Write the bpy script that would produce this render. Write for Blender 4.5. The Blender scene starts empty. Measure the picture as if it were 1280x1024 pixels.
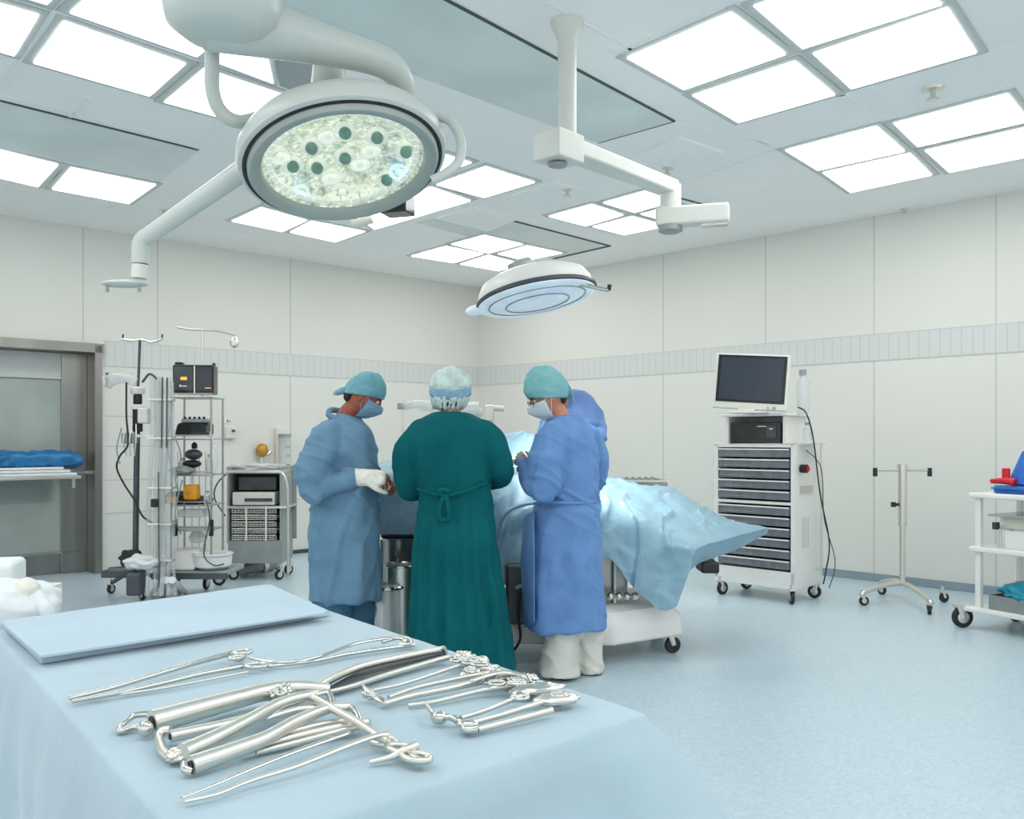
import bpy, math, random
from mathutils import Vector as V, Matrix, noise
random.seed(7)
PI = math.pi
C = bpy.context.scene.collection
FP = 1100.0; CAMZ = 1.34; HZ = 549.0
def W(px, py, Y): return V(((px-640)/FP*Y, Y, CAMZ-(py-HZ)/FP*Y))
def onz(px, py, z):
    Y = (CAMZ-z)*FP/(py-HZ)
    return W(px, py, Y)
# ------------------------------------------------------------ materials
def lin(c):
    f = lambda u: (u/255/12.92) if u/255 <= .04045 else ((u/255+.055)/1.055)**2.4
    return (f(c[0]), f(c[1]), f(c[2]), 1)
def mat(name, col, rough=.5, metal=0, bump=0, bscale=40, var=0, vscale=6, emit=None, estr=1, alpha=1, spec=.5, stretch=None, col2=None, sheen=0, detail=3):
    m = bpy.data.materials.new(name); m.use_nodes = True
    nt = m.node_tree; N = nt.nodes; L = nt.links; b = N['Principled BSDF']
    b.inputs['Base Color'].default_value = lin(col)
    b.inputs['Roughness'].default_value = rough; b.inputs['Metallic'].default_value = metal
    b.inputs['Specular IOR Level'].default_value = spec
    b.inputs['Sheen Weight'].default_value = sheen
    tc = N.new('ShaderNodeTexCoord')
    src = tc.outputs['Object']
    if stretch:
        mp = N.new('ShaderNodeMapping'); mp.inputs['Scale'].default_value = stretch
        L.new(src, mp.inputs['Vector']); src = mp.outputs['Vector']
    if var or col2:
        n = N.new('ShaderNodeTexNoise'); n.inputs['Scale'].default_value = vscale; n.inputs['Detail'].default_value = 5
        L.new(src, n.inputs['Vector'])
        r = N.new('ShaderNodeValToRGB'); r.color_ramp.elements[0].position = .35; r.color_ramp.elements[1].position = .65
        a = tuple(max(0, x-var) for x in col); d = col2 or tuple(min(255, x+var) for x in col)
        r.color_ramp.elements[0].color = lin(a); r.color_ramp.elements[1].color = lin(d)
        L.new(n.outputs['Fac'], r.inputs['Fac']); L.new(r.outputs['Color'], b.inputs['Base Color'])
    if bump:
        n = N.new('ShaderNodeTexNoise'); n.inputs['Scale'].default_value = bscale; n.inputs['Detail'].default_value = detail
        L.new(src, n.inputs['Vector'])
        bp = N.new('ShaderNodeBump'); bp.inputs['Strength'].default_value = bump; bp.inputs['Distance'].default_value = .02
        L.new(n.outputs['Fac'], bp.inputs['Height']); L.new(bp.outputs['Normal'], b.inputs['Normal'])
    if emit:
        b.inputs['Emission Color'].default_value = lin(emit); b.inputs['Emission Strength'].default_value = estr
    if alpha < 1: b.inputs['Alpha'].default_value = alpha
    return m
M = {}
M['ceiling'] = mat('ceiling_tile', (250,250,248), .6, var=2, vscale=1.5)
M['seam'] = mat('ceiling_grid', (246,248,247), .45, var=1)
M['seamdark'] = mat('dark_joint', (70,80,80), .6, var=2)
M['frame'] = mat('light_frame', (196,201,199), .5, var=2)
M['diffuser'] = mat('lit_diffuser', (255,255,255), .5, emit=(255,254,250), estr=4.9, var=1)
M['bluepanel'] = mat('blue_panel', (214,226,225), .25, var=8, vscale=1.2)
M['wallseam'] = mat('wall_joint', (200,201,197), .6, var=2)
M['steel'] = mat('brushed_steel', (150,150,146), .32, 1, bump=.05, bscale=60, stretch=(1,1,.05), var=8, vscale=4)
M['chrome'] = mat('chrome', (212,212,207), .16, 1, bump=.04, bscale=30)
M['satin'] = mat('satin_steel', (222,220,212), .36, 1, bump=.03, bscale=50)
M['wirem'] = mat('grey_wire', (170,172,170), .35, .8, var=6)
M['black'] = mat('black_rubber', (26,28,30), .5, var=5)
M['blackgl'] = mat('black_gloss', (24,28,33), .18, var=3)
M['screen'] = mat('dark_screen', (46,56,68), .22, var=5, vscale=1.5)
M['white'] = mat('white_plastic', (232,232,228), .35, var=2)
M['offwhite'] = mat('cream_plastic', (222,222,214), .4, var=3)
M['grey'] = mat('grey_plastic', (150,156,156), .45, var=5)
M['dgrey'] = mat('dark_grey_metal', (78,84,88), .4, .5, var=6)
M['lampgrey'] = mat('lamp_enamel', (196,203,198), .35, var=3, vscale=3)
M['lampface'] = mat('lamp_bezel', (160,170,165), .4, var=4)
M['armcream'] = mat('arm_enamel', (216,217,210), .38, var=3)
M['tube'] = mat('clear_tubing', (205,212,212), .08, 0, alpha=.35, spec=.9, bump=.1, bscale=30)
M['plastic'] = mat('clear_plastic', (220,226,226), .12, 0, alpha=.5, spec=.8, bump=.5, bscale=14)
M['glass'] = mat('door_glass', (172,184,180), .1, 0, alpha=.6, spec=.6, var=8, vscale=2)
M['drape'] = mat('blue_drape', (126,163,180), .42, bump=.35, bscale=16, var=7, vscale=5, sheen=.2)
M['cloth'] = mat('table_cloth', (164,188,200), .8, bump=.25, bscale=9, var=4, vscale=5, sheen=.3)
M['towel'] = mat('folded_sheet', (182,201,214), .8, bump=.12, bscale=8, var=3, vscale=4)
M['gownA'] = mat('grey_blue_gown', (104,140,166), .85, spec=.25, bump=.45, bscale=9, var=6, vscale=7)
M['gownB'] = mat('green_gown', (0,90,95), .85, bump=.3, bscale=8, var=5, vscale=4, spec=.15)
M['gownC'] = mat('blue_gown', (104,144,196), .85, spec=.25, bump=.4, bscale=9, var=6, vscale=7)
M['gownD'] = mat('deep_blue_gown', (108,138,190), .85, bump=.4, bscale=10, var=8, vscale=6)
M['trA'] = mat('blue_trousers', (66,112,138), .85, bump=.4, bscale=12, var=6, stretch=(1,1,.4))
M['trC'] = mat('white_trousers', (214,214,206), .85, bump=.5, bscale=12, var=4, stretch=(1,1,.6))
M['capA'] = mat('teal_cap', (104,160,172), .75, bump=.6, bscale=40, var=8, vscale=12)
M['capB'] = mat('pale_bouffant_cap', (198,216,212), .6, bump=.7, bscale=50, var=14, vscale=16)
M['capband'] = mat('blue_cap_band', (130,172,196), .7, bump=.6, bscale=45, var=10, vscale=16)
M['capC'] = mat('aqua_cap', (122,180,184), .75, bump=.5, bscale=30, var=6, vscale=10)
M['maskA'] = mat('blue_mask', (128,162,192), .8, bump=.5, bscale=50, stretch=(.3,.3,2), var=5)
M['maskC'] = mat('white_mask', (206,220,224), .8, bump=.4, bscale=50, stretch=(.3,.3,2), var=5)
M['skin'] = mat('skin', (196,132,104), .5, bump=.1, bscale=60, var=8, vscale=9)
M['skinD'] = mat('ruddy_skin', (160,88,62), .5, bump=.1, bscale=60, var=8, vscale=9)
M['hair'] = mat('dark_hair', (44,36,32), .7, bump=.6, bscale=120)
M['glove'] = mat('cream_glove', (232,230,218), .45, bump=.3, bscale=40, var=3)
M['eye'] = mat('eye', (40,30,26), .2, var=2)
M['shoe'] = mat('shoe', (222,222,216), .5, var=4)
M['sole'] = mat('sole', (60,62,64), .6, var=4)
M['orange'] = mat('orange_plastic', (236,160,30), .4, var=10, vscale=20)
M['amber'] = mat('amber_fitting', (190,140,50), .35, .3, var=14, vscale=20)
M['amberlit'] = mat('amber_digits', (255,150,40), .4, emit=(255,150,40), estr=1.5, var=2)
M['red'] = mat('red_plastic', (206,30,44), .4, var=6)
M['blue'] = mat('blue_plastic', (22,92,178), .35, bump=.1, bscale=12, var=8)
M['bluebag'] = mat('blue_wrap', (30,112,168), .35, bump=.6, bscale=14, var=12)
M['teal'] = mat('teal_wrap', (30,150,176), .4, bump=.6, bscale=18, var=10)
M['yellowgauze'] = mat('pale_yellow_pack', (214,210,160), .6, bump=.8, bscale=35, var=16, vscale=30)
M['paper'] = mat('white_linen', (226,230,232), .7, bump=.5, bscale=10, var=3)
M['lens2'] = mat('pale_blue_lens', (200,216,226), .12, emit=(225,236,244), estr=.25, var=8, vscale=9)
M['reflector'] = mat('lamp_reflector', (205,212,198), .16, .85, bump=.5, bscale=26, emit=(240,245,225), estr=.12, var=12, vscale=18)
M['bulb'] = mat('green_bulb_cap', (86,140,120), .3, var=20, vscale=30)
M['podlit'] = mat('lit_pod', (240,244,232), .2, .2, emit=(245,250,238), estr=.3, var=8, vscale=30)
M['podblue'] = mat('bluish_lit_pod', (200,224,250), .2, emit=(170,205,255), estr=.9, var=8, vscale=30)
M['cover'] = mat('lamp_cover_glass', (235,240,235), .05, 0, alpha=.16, spec=.9)
M['drawer'] = mat('smoky_drawer', (112,119,124), .2, bump=.2, bscale=10, var=9, vscale=7, stretch=(2,1,1))
M['clothdark'] = mat('wrap_grey', (190,196,196), .7, bump=.5, bscale=20)
def refl():
    m = mat('lamp_reflector', (205,212,198), .14, .8)
    nt = m.node_tree; N = nt.nodes; L = nt.links; b = N['Principled BSDF']
    tc = N.new('ShaderNodeTexCoord'); v = N.new('ShaderNodeTexVoronoi'); v.inputs['Scale'].default_value = 34; L.new(tc.outputs['Object'], v.inputs['Vector'])
    bp = N.new('ShaderNodeBump'); bp.inputs['Strength'].default_value = 1; bp.inputs['Distance'].default_value = .02
    L.new(v.outputs['Distance'], bp.inputs['Height']); L.new(bp.outputs['Normal'], b.inputs['Normal'])
    r = N.new('ShaderNodeValToRGB'); e = r.color_ramp.elements; e[0].position = .1; e[0].color = lin((244,248,232)); e[1].position = .7; e[1].color = lin((120,140,122))
    n = N.new('ShaderNodeTexNoise'); n.inputs['Scale'].default_value = 26; n.inputs['Detail'].default_value = 6; n.inputs['Roughness'].default_value = .8; L.new(tc.outputs['Object'], n.inputs['Vector'])
    mx = N.new('ShaderNodeMath'); mx.operation = 'MULTIPLY_ADD'; mx.inputs[1].default_value = 2.2; mx.inputs[2].default_value = -.75; L.new(n.outputs['Fac'], mx.inputs[0])
    L.new(mx.outputs[0], r.inputs['Fac']); L.new(r.outputs['Color'], b.inputs['Base Color']); L.new(r.outputs['Color'], b.inputs['Emission Color']); b.inputs['Emission Strength'].default_value = .38
    return m
M['reflector'] = refl()
# walls: panels and band, floor
def wallmat(name, base):
    return mat(name, base, .55, var=1, vscale=.6, bump=.03, bscale=80)
M['wall'] = wallmat('wall_panel', (222,222,216))
def bandmat():
    m = mat('ribbed_band', (206,211,210), .5)
    nt = m.node_tree; N = nt.nodes; L = nt.links; b = N['Principled BSDF']
    tc = N.new('ShaderNodeTexCoord'); sx = N.new('ShaderNodeSeparateXYZ'); L.new(tc.outputs['Object'], sx.inputs[0])
    m1 = N.new('ShaderNodeMath'); m1.operation = 'MULTIPLY'; m1.inputs[1].default_value = 11; L.new(sx.outputs['X'], m1.inputs[0])
    m2 = N.new('ShaderNodeMath'); m2.operation = 'FRACT'; L.new(m1.outputs[0], m2.inputs[0])
    r = N.new('ShaderNodeValToRGB'); e = r.color_ramp.elements
    e[0].position = 0; e[0].color = lin((190,194,192)); e[1].position = .16; e[1].color = lin((210,213,211))
    L.new(m2.outputs[0], r.inputs['Fac']); L.new(r.outputs['Color'], b.inputs['Base Color'])
    return m
M['band'] = bandmat()
def floormat():
    m = mat('speckled_vinyl', (184,208,220), .3, bump=.02, bscale=90)
    nt = m.node_tree; N = nt.nodes; L = nt.links; b = N['Principled BSDF']
    tc = N.new('ShaderNodeTexCoord')
    n = N.new('ShaderNodeTexNoise'); n.inputs['Scale'].default_value = 55; n.inputs['Detail'].default_value = 6; n.inputs['Roughness'].default_value = .75
    L.new(tc.outputs['Object'], n.inputs['Vector'])
    r = N.new('ShaderNodeValToRGB'); e = r.color_ramp.elements
    e[0].position = .36; e[0].color = lin((176,197,208)); e[1].position = .62; e[1].color = lin((198,216,225))
    L.new(n.outputs['Fac'], r.inputs['Fac']); L.new(r.outputs['Color'], b.inputs['Base Color'])
    return m
M['floor'] = floormat()
# ------------------------------------------------------------ mesh builder
def cr(pts, n=6, closed=False):
    "Catmull-Rom resample of tuples"
    P = [tuple(p) for p in pts]; out = []; N = len(P)
    if N < 3 and not closed: return P
    rng = N if closed else N-1
    for i in range(rng):
        g = (lambda k: P[k % N]) if closed else (lambda k: P[min(max(k, 0), N-1)])
        p0, p1, p2, p3 = g(i-1), g(i), g(i+1), g(i+2)
        for j in range(n):
            t = j/n
            out.append(tuple(.5*((2*b)+(-a+c)*t+(2*a-5*b+4*c-d)*t*t+(-a+3*b-3*c+d)*t**3) for a, b, c, d in zip(p0, p1, p2, p3)))
    if not closed: out.append(P[-1])
    return out
def Rz(a): return Matrix.Rotation(a, 4, 'Z')
def frame(zdir, xhint=V((1,0,0))):
    z = V(zdir).normalized(); x = V(xhint) - z*V(xhint).dot(z)
    if x.length < 1e-4: x = V((0,1,0)) - z*z.y
    x.normalize(); y = z.cross(x)
    return Matrix((x, y, z)).transposed()
ROOTM = {}
def rootmat(o):
    while o.parent: o = o.parent
    return ROOTM.get(o.name, Matrix.Identity(4))
class MB:
    def __init__(s): s.v = []; s.f = []
    def add(s, vs, fs):
        k = len(s.v); s.v += [V(p) for p in vs]; s.f += [[i+k for i in f] for f in fs]; return s
    def box(s, c, d, R=None):
        c = V(c); vs = []
        for z in (-1,1):
            for y in (-1,1):
                for x in (-1,1):
                    p = V((x*d[0]/2, y*d[1]/2, z*d[2]/2))
                    if R is not None: p = R.to_3x3() @ p
                    vs.append(c+p)
        return s.add(vs, [(0,2,3,1),(4,5,7,6),(0,1,5,4),(2,6,7,3),(0,4,6,2),(1,3,7,5)])
    def hexa(s, b, t):
        "b,t: four points each, same order"
        return s.add(list(b)+list(t), [(3,2,1,0),(4,5,6,7),(0,1,5,4),(1,2,6,5),(2,3,7,6),(3,0,4,7)])
    def loft(s, st, n=24, cap=True, mod=None, p=2.0):
        vs = []; fs = []
        for i, (c, A, B) in enumerate(st):
            for k in range(n):
                a = 2*PI*k/n; ca, sa = math.cos(a), math.sin(a)
                ca = math.copysign(abs(ca)**(2/p), ca); sa = math.copysign(abs(sa)**(2/p), sa)
                m = mod(i/(len(st)-1), a) if mod else 1
                vs.append(V(c)+V(A)*ca*m+V(B)*sa*m)
        for i in range(len(st)-1):
            for k in range(n):
                a = i*n+k; b = i*n+(k+1) % n
                fs.append((a, b, b+n, a+n))
        if cap:
            fs.append(tuple(range(n))[::-1]); fs.append(tuple(range((len(st)-1)*n, len(st)*n)))
        return s.add(vs, fs)
    def tube(s, pts, r, n=10, closed=False, cap=True, flat=1.0, up=None):
        P = [V(p[:3]) for p in pts]; N = len(P)
        R = [r]*N if not hasattr(r, '__len__') else [r[0]+(r[-1]-r[0])*i/(N-1) if len(r) == 2 else r[i] for i in range(N)]
        T = []
        for i in range(N):
            a = P[(i-1) % N] if closed or i > 0 else P[0]
            b = P[(i+1) % N] if closed or i < N-1 else P[-1]
            t = (b-a); T.append(t.normalized() if t.length > 1e-9 else V((0,0,1)))
        x = V(up) if up is not None else T[0].orthogonal()
        st = []
        for i in range(N):
            if up is not None: x = V(up)
            x = x - T[i]*x.dot(T[i])
            if x.length < 1e-6: x = T[i].orthogonal()
            x.normalize(); y = T[i].cross(x)
            st.append((P[i], x*R[i]*flat, y*R[i]))
        if closed:
            st.append(st[0]); return s.loft(st, n, False)
        return s.loft(st, n, cap)
    def capsule(s, a, b, ra, rb, n=16):
        a, b = V(a), V(b); d = (b-a).normalized(); st = []; x = d.orthogonal().normalized(); y = d.cross(x)
        for k in range(5):
            t = -PI/2+PI/2*(k+.3)/5; st.append((a+d*ra*math.sin(t), x*ra*math.cos(t), y*ra*math.cos(t)))
        st.append((a, x*ra, y*ra)); st.append((b, x*rb, y*rb))
        for k in range(5):
            t = PI/2*(k+.7)/5; st.append((b+d*rb*math.sin(t), x*rb*math.cos(t), y*rb*math.cos(t)))
        return s.loft(st, n)
    def lathe(s, prof, n=40, c=(0,0,0), R=None, cap=True):
        R = R or Matrix.Identity(3); c = V(c)
        X, Y, Z = R @ V((1,0,0)), R @ V((0,1,0)), R @ V((0,0,1))
        return s.loft([(c+Z*z, X*r, Y*r) for r, z in prof], n, cap)
    def ball(s, c, r, n=20, m=12, R=None, fn=None):
        r = (r, r, r) if not hasattr(r, '__len__') else r
        R = R or Matrix.Identity(3); vs = []; fs = []
        for i in range(m+1):
            th = PI*i/m
            for k in range(n):
                a = 2*PI*k/n; u = V((math.sin(th)*math.cos(a), math.sin(th)*math.sin(a), math.cos(th)))
                p = V((u.x*r[0], u.y*r[1], u.z*r[2]))
                if fn: p = fn(u, p)
                vs.append(V(c)+R @ p)
        for i in range(m):
            for k in range(n):
                a = i*n+k; b = i*n+(k+1) % n
                fs.append((a, a+n, b+n, b))
        return s.add(vs, fs)
    def grid(s, rows, wrap=False):
        n = len(rows[0]); vs = [p for r in rows for p in r]; fs = []
        for i in range(len(rows)-1):
            for k in range(n if wrap else n-1):
                a = i*n+k; b = i*n+(k+1) % n
                fs.append((a, b, b+n, a+n))
        return s.add(vs, fs)
    def disc(s, c, r, R, n=32):
        return s.lathe([(r, -.0015), (r, .0015)], n, c, R)
    def build(s, name, m, parent=None, smooth=True, bevel=0, solid=0, subsurf=0, remesh=0, smit=0, local=False, disp=0, dsize=.1, label=None, angle=40):
        vs = s.v; loc = V((0,0,0))
        if parent is None:
            lo = V([min(p[i] for p in vs) for i in range(3)]); hi = V([max(p[i] for p in vs) for i in range(3)])
            loc = V(((lo.x+hi.x)/2, (lo.y+hi.y)/2, lo.z)); vs = [p-loc for p in vs]
        elif not local:
            inv = rootmat(parent).inverted(); vs = [inv @ p for p in vs]
        me = bpy.data.meshes.new(name); me.from_pydata([tuple(p) for p in vs], [], s.f)
        import bmesh
        b = bmesh.new(); b.from_mesh(me); bmesh.ops.remove_doubles(b, verts=b.verts, dist=1e-5)
        bmesh.ops.recalc_face_normals(b, faces=b.faces); b.to_mesh(me); b.free()
        me.materials.append(m)
        if smooth:
            me.shade_smooth()
            try: me.set_sharp_from_angle(angle=math.radians(angle))
            except Exception: pass
        o = bpy.data.objects.new(name, me); C.objects.link(o)
        if parent is not None: o.parent = parent
        else: o.location = loc; ROOTM[o.name] = Matrix.Translation(loc)
        if remesh:
            q = o.modifiers.new('r', 'REMESH'); q.mode = 'VOXEL'; q.voxel_size = remesh; q.use_smooth_shade = True
        if smit:
            q = o.modifiers.new('s', 'SMOOTH'); q.factor = .5; q.iterations = smit
        if subsurf:
            q = o.modifiers.new('u', 'SUBSURF'); q.levels = q.render_levels = subsurf
        if disp:
            t = bpy.data.textures.new(name, 'CLOUDS'); t.noise_scale = dsize; t.noise_depth = 2
            q = o.modifiers.new('d', 'DISPLACE'); q.texture = t; q.strength = disp; q.mid_level = .5
        if solid:
            q = o.modifiers.new('t', 'SOLIDIFY'); q.thickness = solid; q.offset = 0
        if bevel:
            q = o.modifiers.new('b', 'BEVEL'); q.width = bevel; q.segments = 3; q.limit_method = 'ANGLE'; q.angle_limit = math.radians(35)
        if label: o['label'] = label
        return o
def bake(o, fn):
    "freeze the modifiers and move every vertex along its normal by fn(world point)"
    dg = bpy.context.evaluated_depsgraph_get(); dg.update()
    me = bpy.data.meshes.new_from_object(o.evaluated_get(dg)); o.modifiers.clear()
    Mw = rootmat(o); ns = [v.normal.copy() for v in me.vertices]
    for v, n in zip(me.vertices, ns): v.co = v.co+n*fn(Mw @ v.co, Mw.to_3x3() @ n)
    me.shade_smooth(); o.data = me; return o
def tag(o, label, cat, group=None, kind=None):
    o['label'] = label; o['category'] = cat
    if group: o['group'] = group
    if kind: o['kind'] = kind
    return o
def thing(name, label, cat, loc, rz=0, group=None):
    o = bpy.data.objects.new(name, None); C.objects.link(o); o.empty_display_size = .1
    o.location = loc; o.rotation_euler = (0, 0, rz)
    ROOTM[o.name] = Matrix.Translation(V(loc)) @ Rz(rz)
    return tag(o, label, cat, group)
def struct(o): o['kind'] = 'structure'; return o
def cyl(a, b, r, n=12): return MB().tube([a, b], r, n)
def T(px, py, z): return onz(px, py, z)
# ------------------------------------------------------------ camera and world
cam = bpy.data.cameras.new('camera'); co = bpy.data.objects.new('camera', cam); C.objects.link(co)
co.location = (0, 0, CAMZ); co.rotation_euler = (PI/2, 0, 0)
cam.sensor_width = 36; cam.lens = 36*FP/1280; cam.shift_y = 37/1280; cam.clip_start = .05
bpy.context.scene.camera = co
w = bpy.data.worlds.new('world'); bpy.context.scene.world = w; w.use_nodes = True
w.node_tree.nodes['Background'].inputs[0].default_value = (1, .985, .955, 1)
w.node_tree.nodes['Background'].inputs[1].default_value = 1.25
sc = bpy.context.scene
sc.view_settings.view_transform = 'Standard'; sc.view_settings.look = 'None'; sc.view_settings.exposure = .05
sc.cycles.use_denoising = True; sc.cycles.max_bounces = 8; sc.cycles.transparent_max_bounces = 16
sc.cycles.sample_clamp_indirect = 6
# ------------------------------------------------------------ room shell
H = 3.44
def ceil(px, py, z=H): return onz(px, py, z)
CO = ceil(597, 359.5)
RE = ceil(1280, 237); LE = ceil(0, 268)
dR = (RE-CO); dR.z = 0; dR.normalize(); dL = (LE-CO); dL.z = 0; dL.normalize()
LR = 11.5; LL = 11.0
def wallpt(px, d):
    "distance along wall d from the corner where the pixel column crosses"
    k = (px-640)/FP
    return (k*CO.y-CO.x)/(d.x-k*d.y)
def wallY(px, d): return CO.y+d.y*wallpt(px, d)
def wz(px, py, d): return CAMZ-(py-HZ)/FP*wallY(px, d)
def wallobj(name, mb, m, d, kind=True, parent=None):
    a = math.atan2(d.y, d.x)
    o = mb.build(name, m, parent=None, smooth=False)
    # re-express in the wall's own frame so that x runs along the wall
    loc = V((CO.x, CO.y, 0)); Mw = Matrix.Translation(loc) @ Rz(a)
    base = V(o.location)
    for v in o.data.vertices: v.co = v.co+base
    o.matrix_world = Mw; ROOTM[o.name] = Mw
    if kind: struct(o)
    return o
def wbox(mb, s0, s1, z0, z1, y0, y1):
    "box in wall frame"
    return mb.box(((s0+s1)/2, (y0+y1)/2, (z0+z1)/2), (s1-s0, abs(y1-y0), z1-z0))
# in wall frame, room interior is: right wall y<0 side, left wall y>0 side
nR = -1; nL = 1
aR = math.atan2(dR.y, dR.x)
test = Matrix.Rotation(aR, 4, 'Z') @ V((0, 1, 0)); nR = 1 if test.y < 0 else -1
aL = math.atan2(dL.y, dL.x)
test = Matrix.Rotation(aL, 4, 'Z') @ V((0, 1, 0)); nL = 1 if test.y < 0 else -1
# right wall
mb = MB(); wbox(mb, -.2, LR, 0, H+.1, 0, -nR*.15); wallobj('wall_right', mb, M['wall'], dR)
# left wall with a door opening
def sL(px): return wallpt(px, dL)
dA, dB = sL(125.5), sL(-120); dTop = 2.27
mb = MB(); wbox(mb, -.2, dA, 0, H+.1, 0, -nL*.15); wbox(mb, dA, dB, dTop, H+.1, 0, -nL*.15); wbox(mb, dB, LL, 0, H+.1, 0, -nL*.15)
wallobj('wall_left', mb, M['wall'], dL)
# floor and ceiling
far = CO + V((0, 1.2, 0))
mb = MB(); mb.box((0, 3.6, -.05), (22, 20, .1)); struct(mb.build('floor', M['floor'], smooth=False))
mb = MB()
pR = CO+dR*LR; pL = CO+dL*LL
poly = [V((CO.x, CO.y+.25, 0)), V((pR.x+.2, pR.y+.2, 0)), V((pR.x+.2, -3, 0)), V((pL.x-.2, -3, 0)), V((pL.x-.2, pL.y+.2, 0))]
vs = [V((p.x, p.y, H)) for p in poly]+[V((p.x, p.y, H+.1)) for p in poly]
mb.add(vs, [(4,3,2,1,0),(5,6,7,8,9)]+[(i, (i+1) % 5, (i+1) % 5+5, i+5) for i in range(5)])
struct(mb.build('ceiling', M['ceiling'], smooth=False))
# wall joints
zb0, zb1 = wz(1280, 438, dR), wz(1280, 403, dR)
mb = MB()
for px in (829, 957, 1092.5, 1245): s = wallpt(px, dR); wbox(mb, s-.006, s+.006, 0, H, 0, nR*.003)
for s in (LR-2.4, LR-1): wbox(mb, s-.006, s+.006, 0, H, 0, nR*.003)
wallobj('trim_1', mb, M['wallseam'], dR)
mb = MB()
for px, a, b in ((363, 0, H), (197, zb1, H), (104, 2.3, H)): s = sL(px); wbox(mb, s-.006, s+.006, a, b, 0, nL*.003)
zt = wz(380, 624, dL); wbox(mb, .1, sL(363), zt-.006, zt+.006, 0, nL*.003)
for py in (520.5, 558, 600, 641): z = wz(150, py, dL); wbox(mb, sL(200), dA-.05, z-.006, z+.006, 0, nL*.003)
s = sL(200); wbox(mb, s-.005, s+.005, 0, 1.66, 0, nL*.003)
wallobj('trim_2', mb, M['wallseam'], dL)
mb = MB(); wbox(mb, 0, LR, zb0, zb1, 0, nR*.004); wallobj('trim_3', mb, M['band'], dR)
mb = MB(); wbox(mb, 0, sL(130), zb0, zb1, 0, nL*.004); wallobj('trim_4', mb, M['band'], dL)
mb = MB(); wbox(mb, 0, LR, zb0-.012, zb0, 0, nR*.006); wbox(mb, 0, LR, zb1, zb1+.008, 0, nR*.006); wallobj('trim_5', mb, M['wallseam'], dR)
mb = MB(); wbox(mb, 0, sL(130), zb0-.012, zb0, 0, nL*.006); wbox(mb, 0, sL(130), zb1, zb1+.008, 0, nL*.006); wallobj('trim_6', mb, M['wallseam'], dL)
M['base'] = mat('grey_skirting', (138,154,164), .5, var=4)
mb = MB(); wbox(mb, 0, LR, 0, .075, 0, nR*.02); wallobj('baseboard_right', mb, M['base'], dR)
mb = MB(); wbox(mb, 0, dA-.08, 0, .045, 0, nL*.012); wallobj('baseboard_left', mb, M['dgrey'], dL)
# ceiling joints: strips along pixel lines projected on the ceiling
def cstrip(mb, a, b, wd, dz=.004):
    A, B = ceil(*a), ceil(*b); d = (B-A).normalized(); n = V((-d.y, d.x, 0))*wd/2
    A.z = B.z = H
    t = [A-n, A+n, B+n, B-n]; mb.hexa([p-V((0, 0, dz)) for p in t], t)
mb = MB()
for a, b, wd in [((0,108),(95,-10),.07),((0,240),(110,122),.02),((930,-20),(1320,305),.06),((1090,-30),(1300,145),.06),
                 ((0,118),(200,168),.012),((248,186),(300,130),.05),((248,190),(130,262),.03),((640,-20),(790,62),.02),((760,62),(1062,243),.03),
                 ((775,66),(905,9),.03),((1050,117),(1105,150),.04),((1228,64),(1290,48),.012),((920,155),(1056,118),.012),((975,184),(860,228),.008),
                 ((540,300),(1000,233),.008),((120,258),(560,345),.008),((843,152),(985,185),.008)]:
    cstrip(mb, a, b, wd)
struct(mb.build('trim_7', M['seam'], smooth=False))
mb = MB()
for a, b, wd in [((-150,88),(248,187),.02),((545,-8),(843,151),.018),((843,151),(748,178),.012),((588,262),(762,307),.03),((762,307),(692,323),.05),((845,246),(905,262),.02)]:
    cstrip(mb, a, b, wd, .007)
struct(mb.build('trim_8', M['seamdark'], smooth=False))
def cpanel(name, q, m, z0=.006):
    t = [ceil(*p) for p in q]; mb = MB(); mb.hexa([p-V((0,0,z0)) for p in t], t)
    return mb.build(name, m, smooth=False)
o = cpanel('ceiling_panel', [(748,178),(843,151),(545,-8),(420,-60),(240,-10)], M['bluepanel']) if False else None
def cpoly(name, q, m, dz):
    t = [ceil(*p) for p in q]; n = len(t); mb = MB()
    vs = [p-V((0,0,dz)) for p in t]+t
    mb.add(vs, [tuple(range(n)), tuple(range(n, 2*n))[::-1]]+[(i, (i+1) % n, (i+1) % n+n, i+n) for i in range(n)])
    return mb.build(name, m, smooth=False)
tag(cpoly('air_panel', [(748,178),(843,151),(545,-8),(470,-48),(240,-10)], M['bluepanel'], .006), 'long blue-grey glazed air panel in ceiling behind the big lamp arm', 'ceiling panel')
tag(cpoly('air_panel', [(-150,88),(248,187),(200,227),(-150,152)], M['bluepanel'], .006), 'blue-grey air panel in ceiling between the two left rows of lights', 'ceiling panel')
tag(cpoly('air_panel', [(588,262),(762,307),(690,323),(520,278)], mat('pale_panel', (214,224,221), .3, var=3), .004), 'pale grey-green air panel with dark edge above the smaller lamp', 'ceiling panel')
def vent(q, label):
    t = [ceil(*p) for p in q]; c = sum(t, V())/4
    r = thing('ceiling_vent', label, 'vent', (c.x, c.y, H))
    mb = MB(); mb.hexa([p-V((0,0,.012)) for p in t], t); mb.build('frame', M['ceiling'], r, smooth=False)
    mb = MB()
    for k in range(7):
        u = .12+.76*k/6; A = t[0].lerp(t[3], u).lerp(t[1].lerp(t[2], u), .08); B = t[0].lerp(t[3], u).lerp(t[1].lerp(t[2], u), .92)
        mb.tube([A-V((0,0,.012)), B-V((0,0,.012))], .005, 6)
    mb.build('louvre', M['seam'], r)
vent([(770,205),(815,218),(905,190),(850,170)], 'square louvred air vent in ceiling above the bend of pendant arm')
vent([(640,243),(700,258),(745,240),(690,226)], 'louvred vent in ceiling below the box of the pendant arm')
vent([(545,272),(610,288),(650,272),(590,258)], 'faint louvred vent in ceiling beside the lights behind big lamp')
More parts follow.
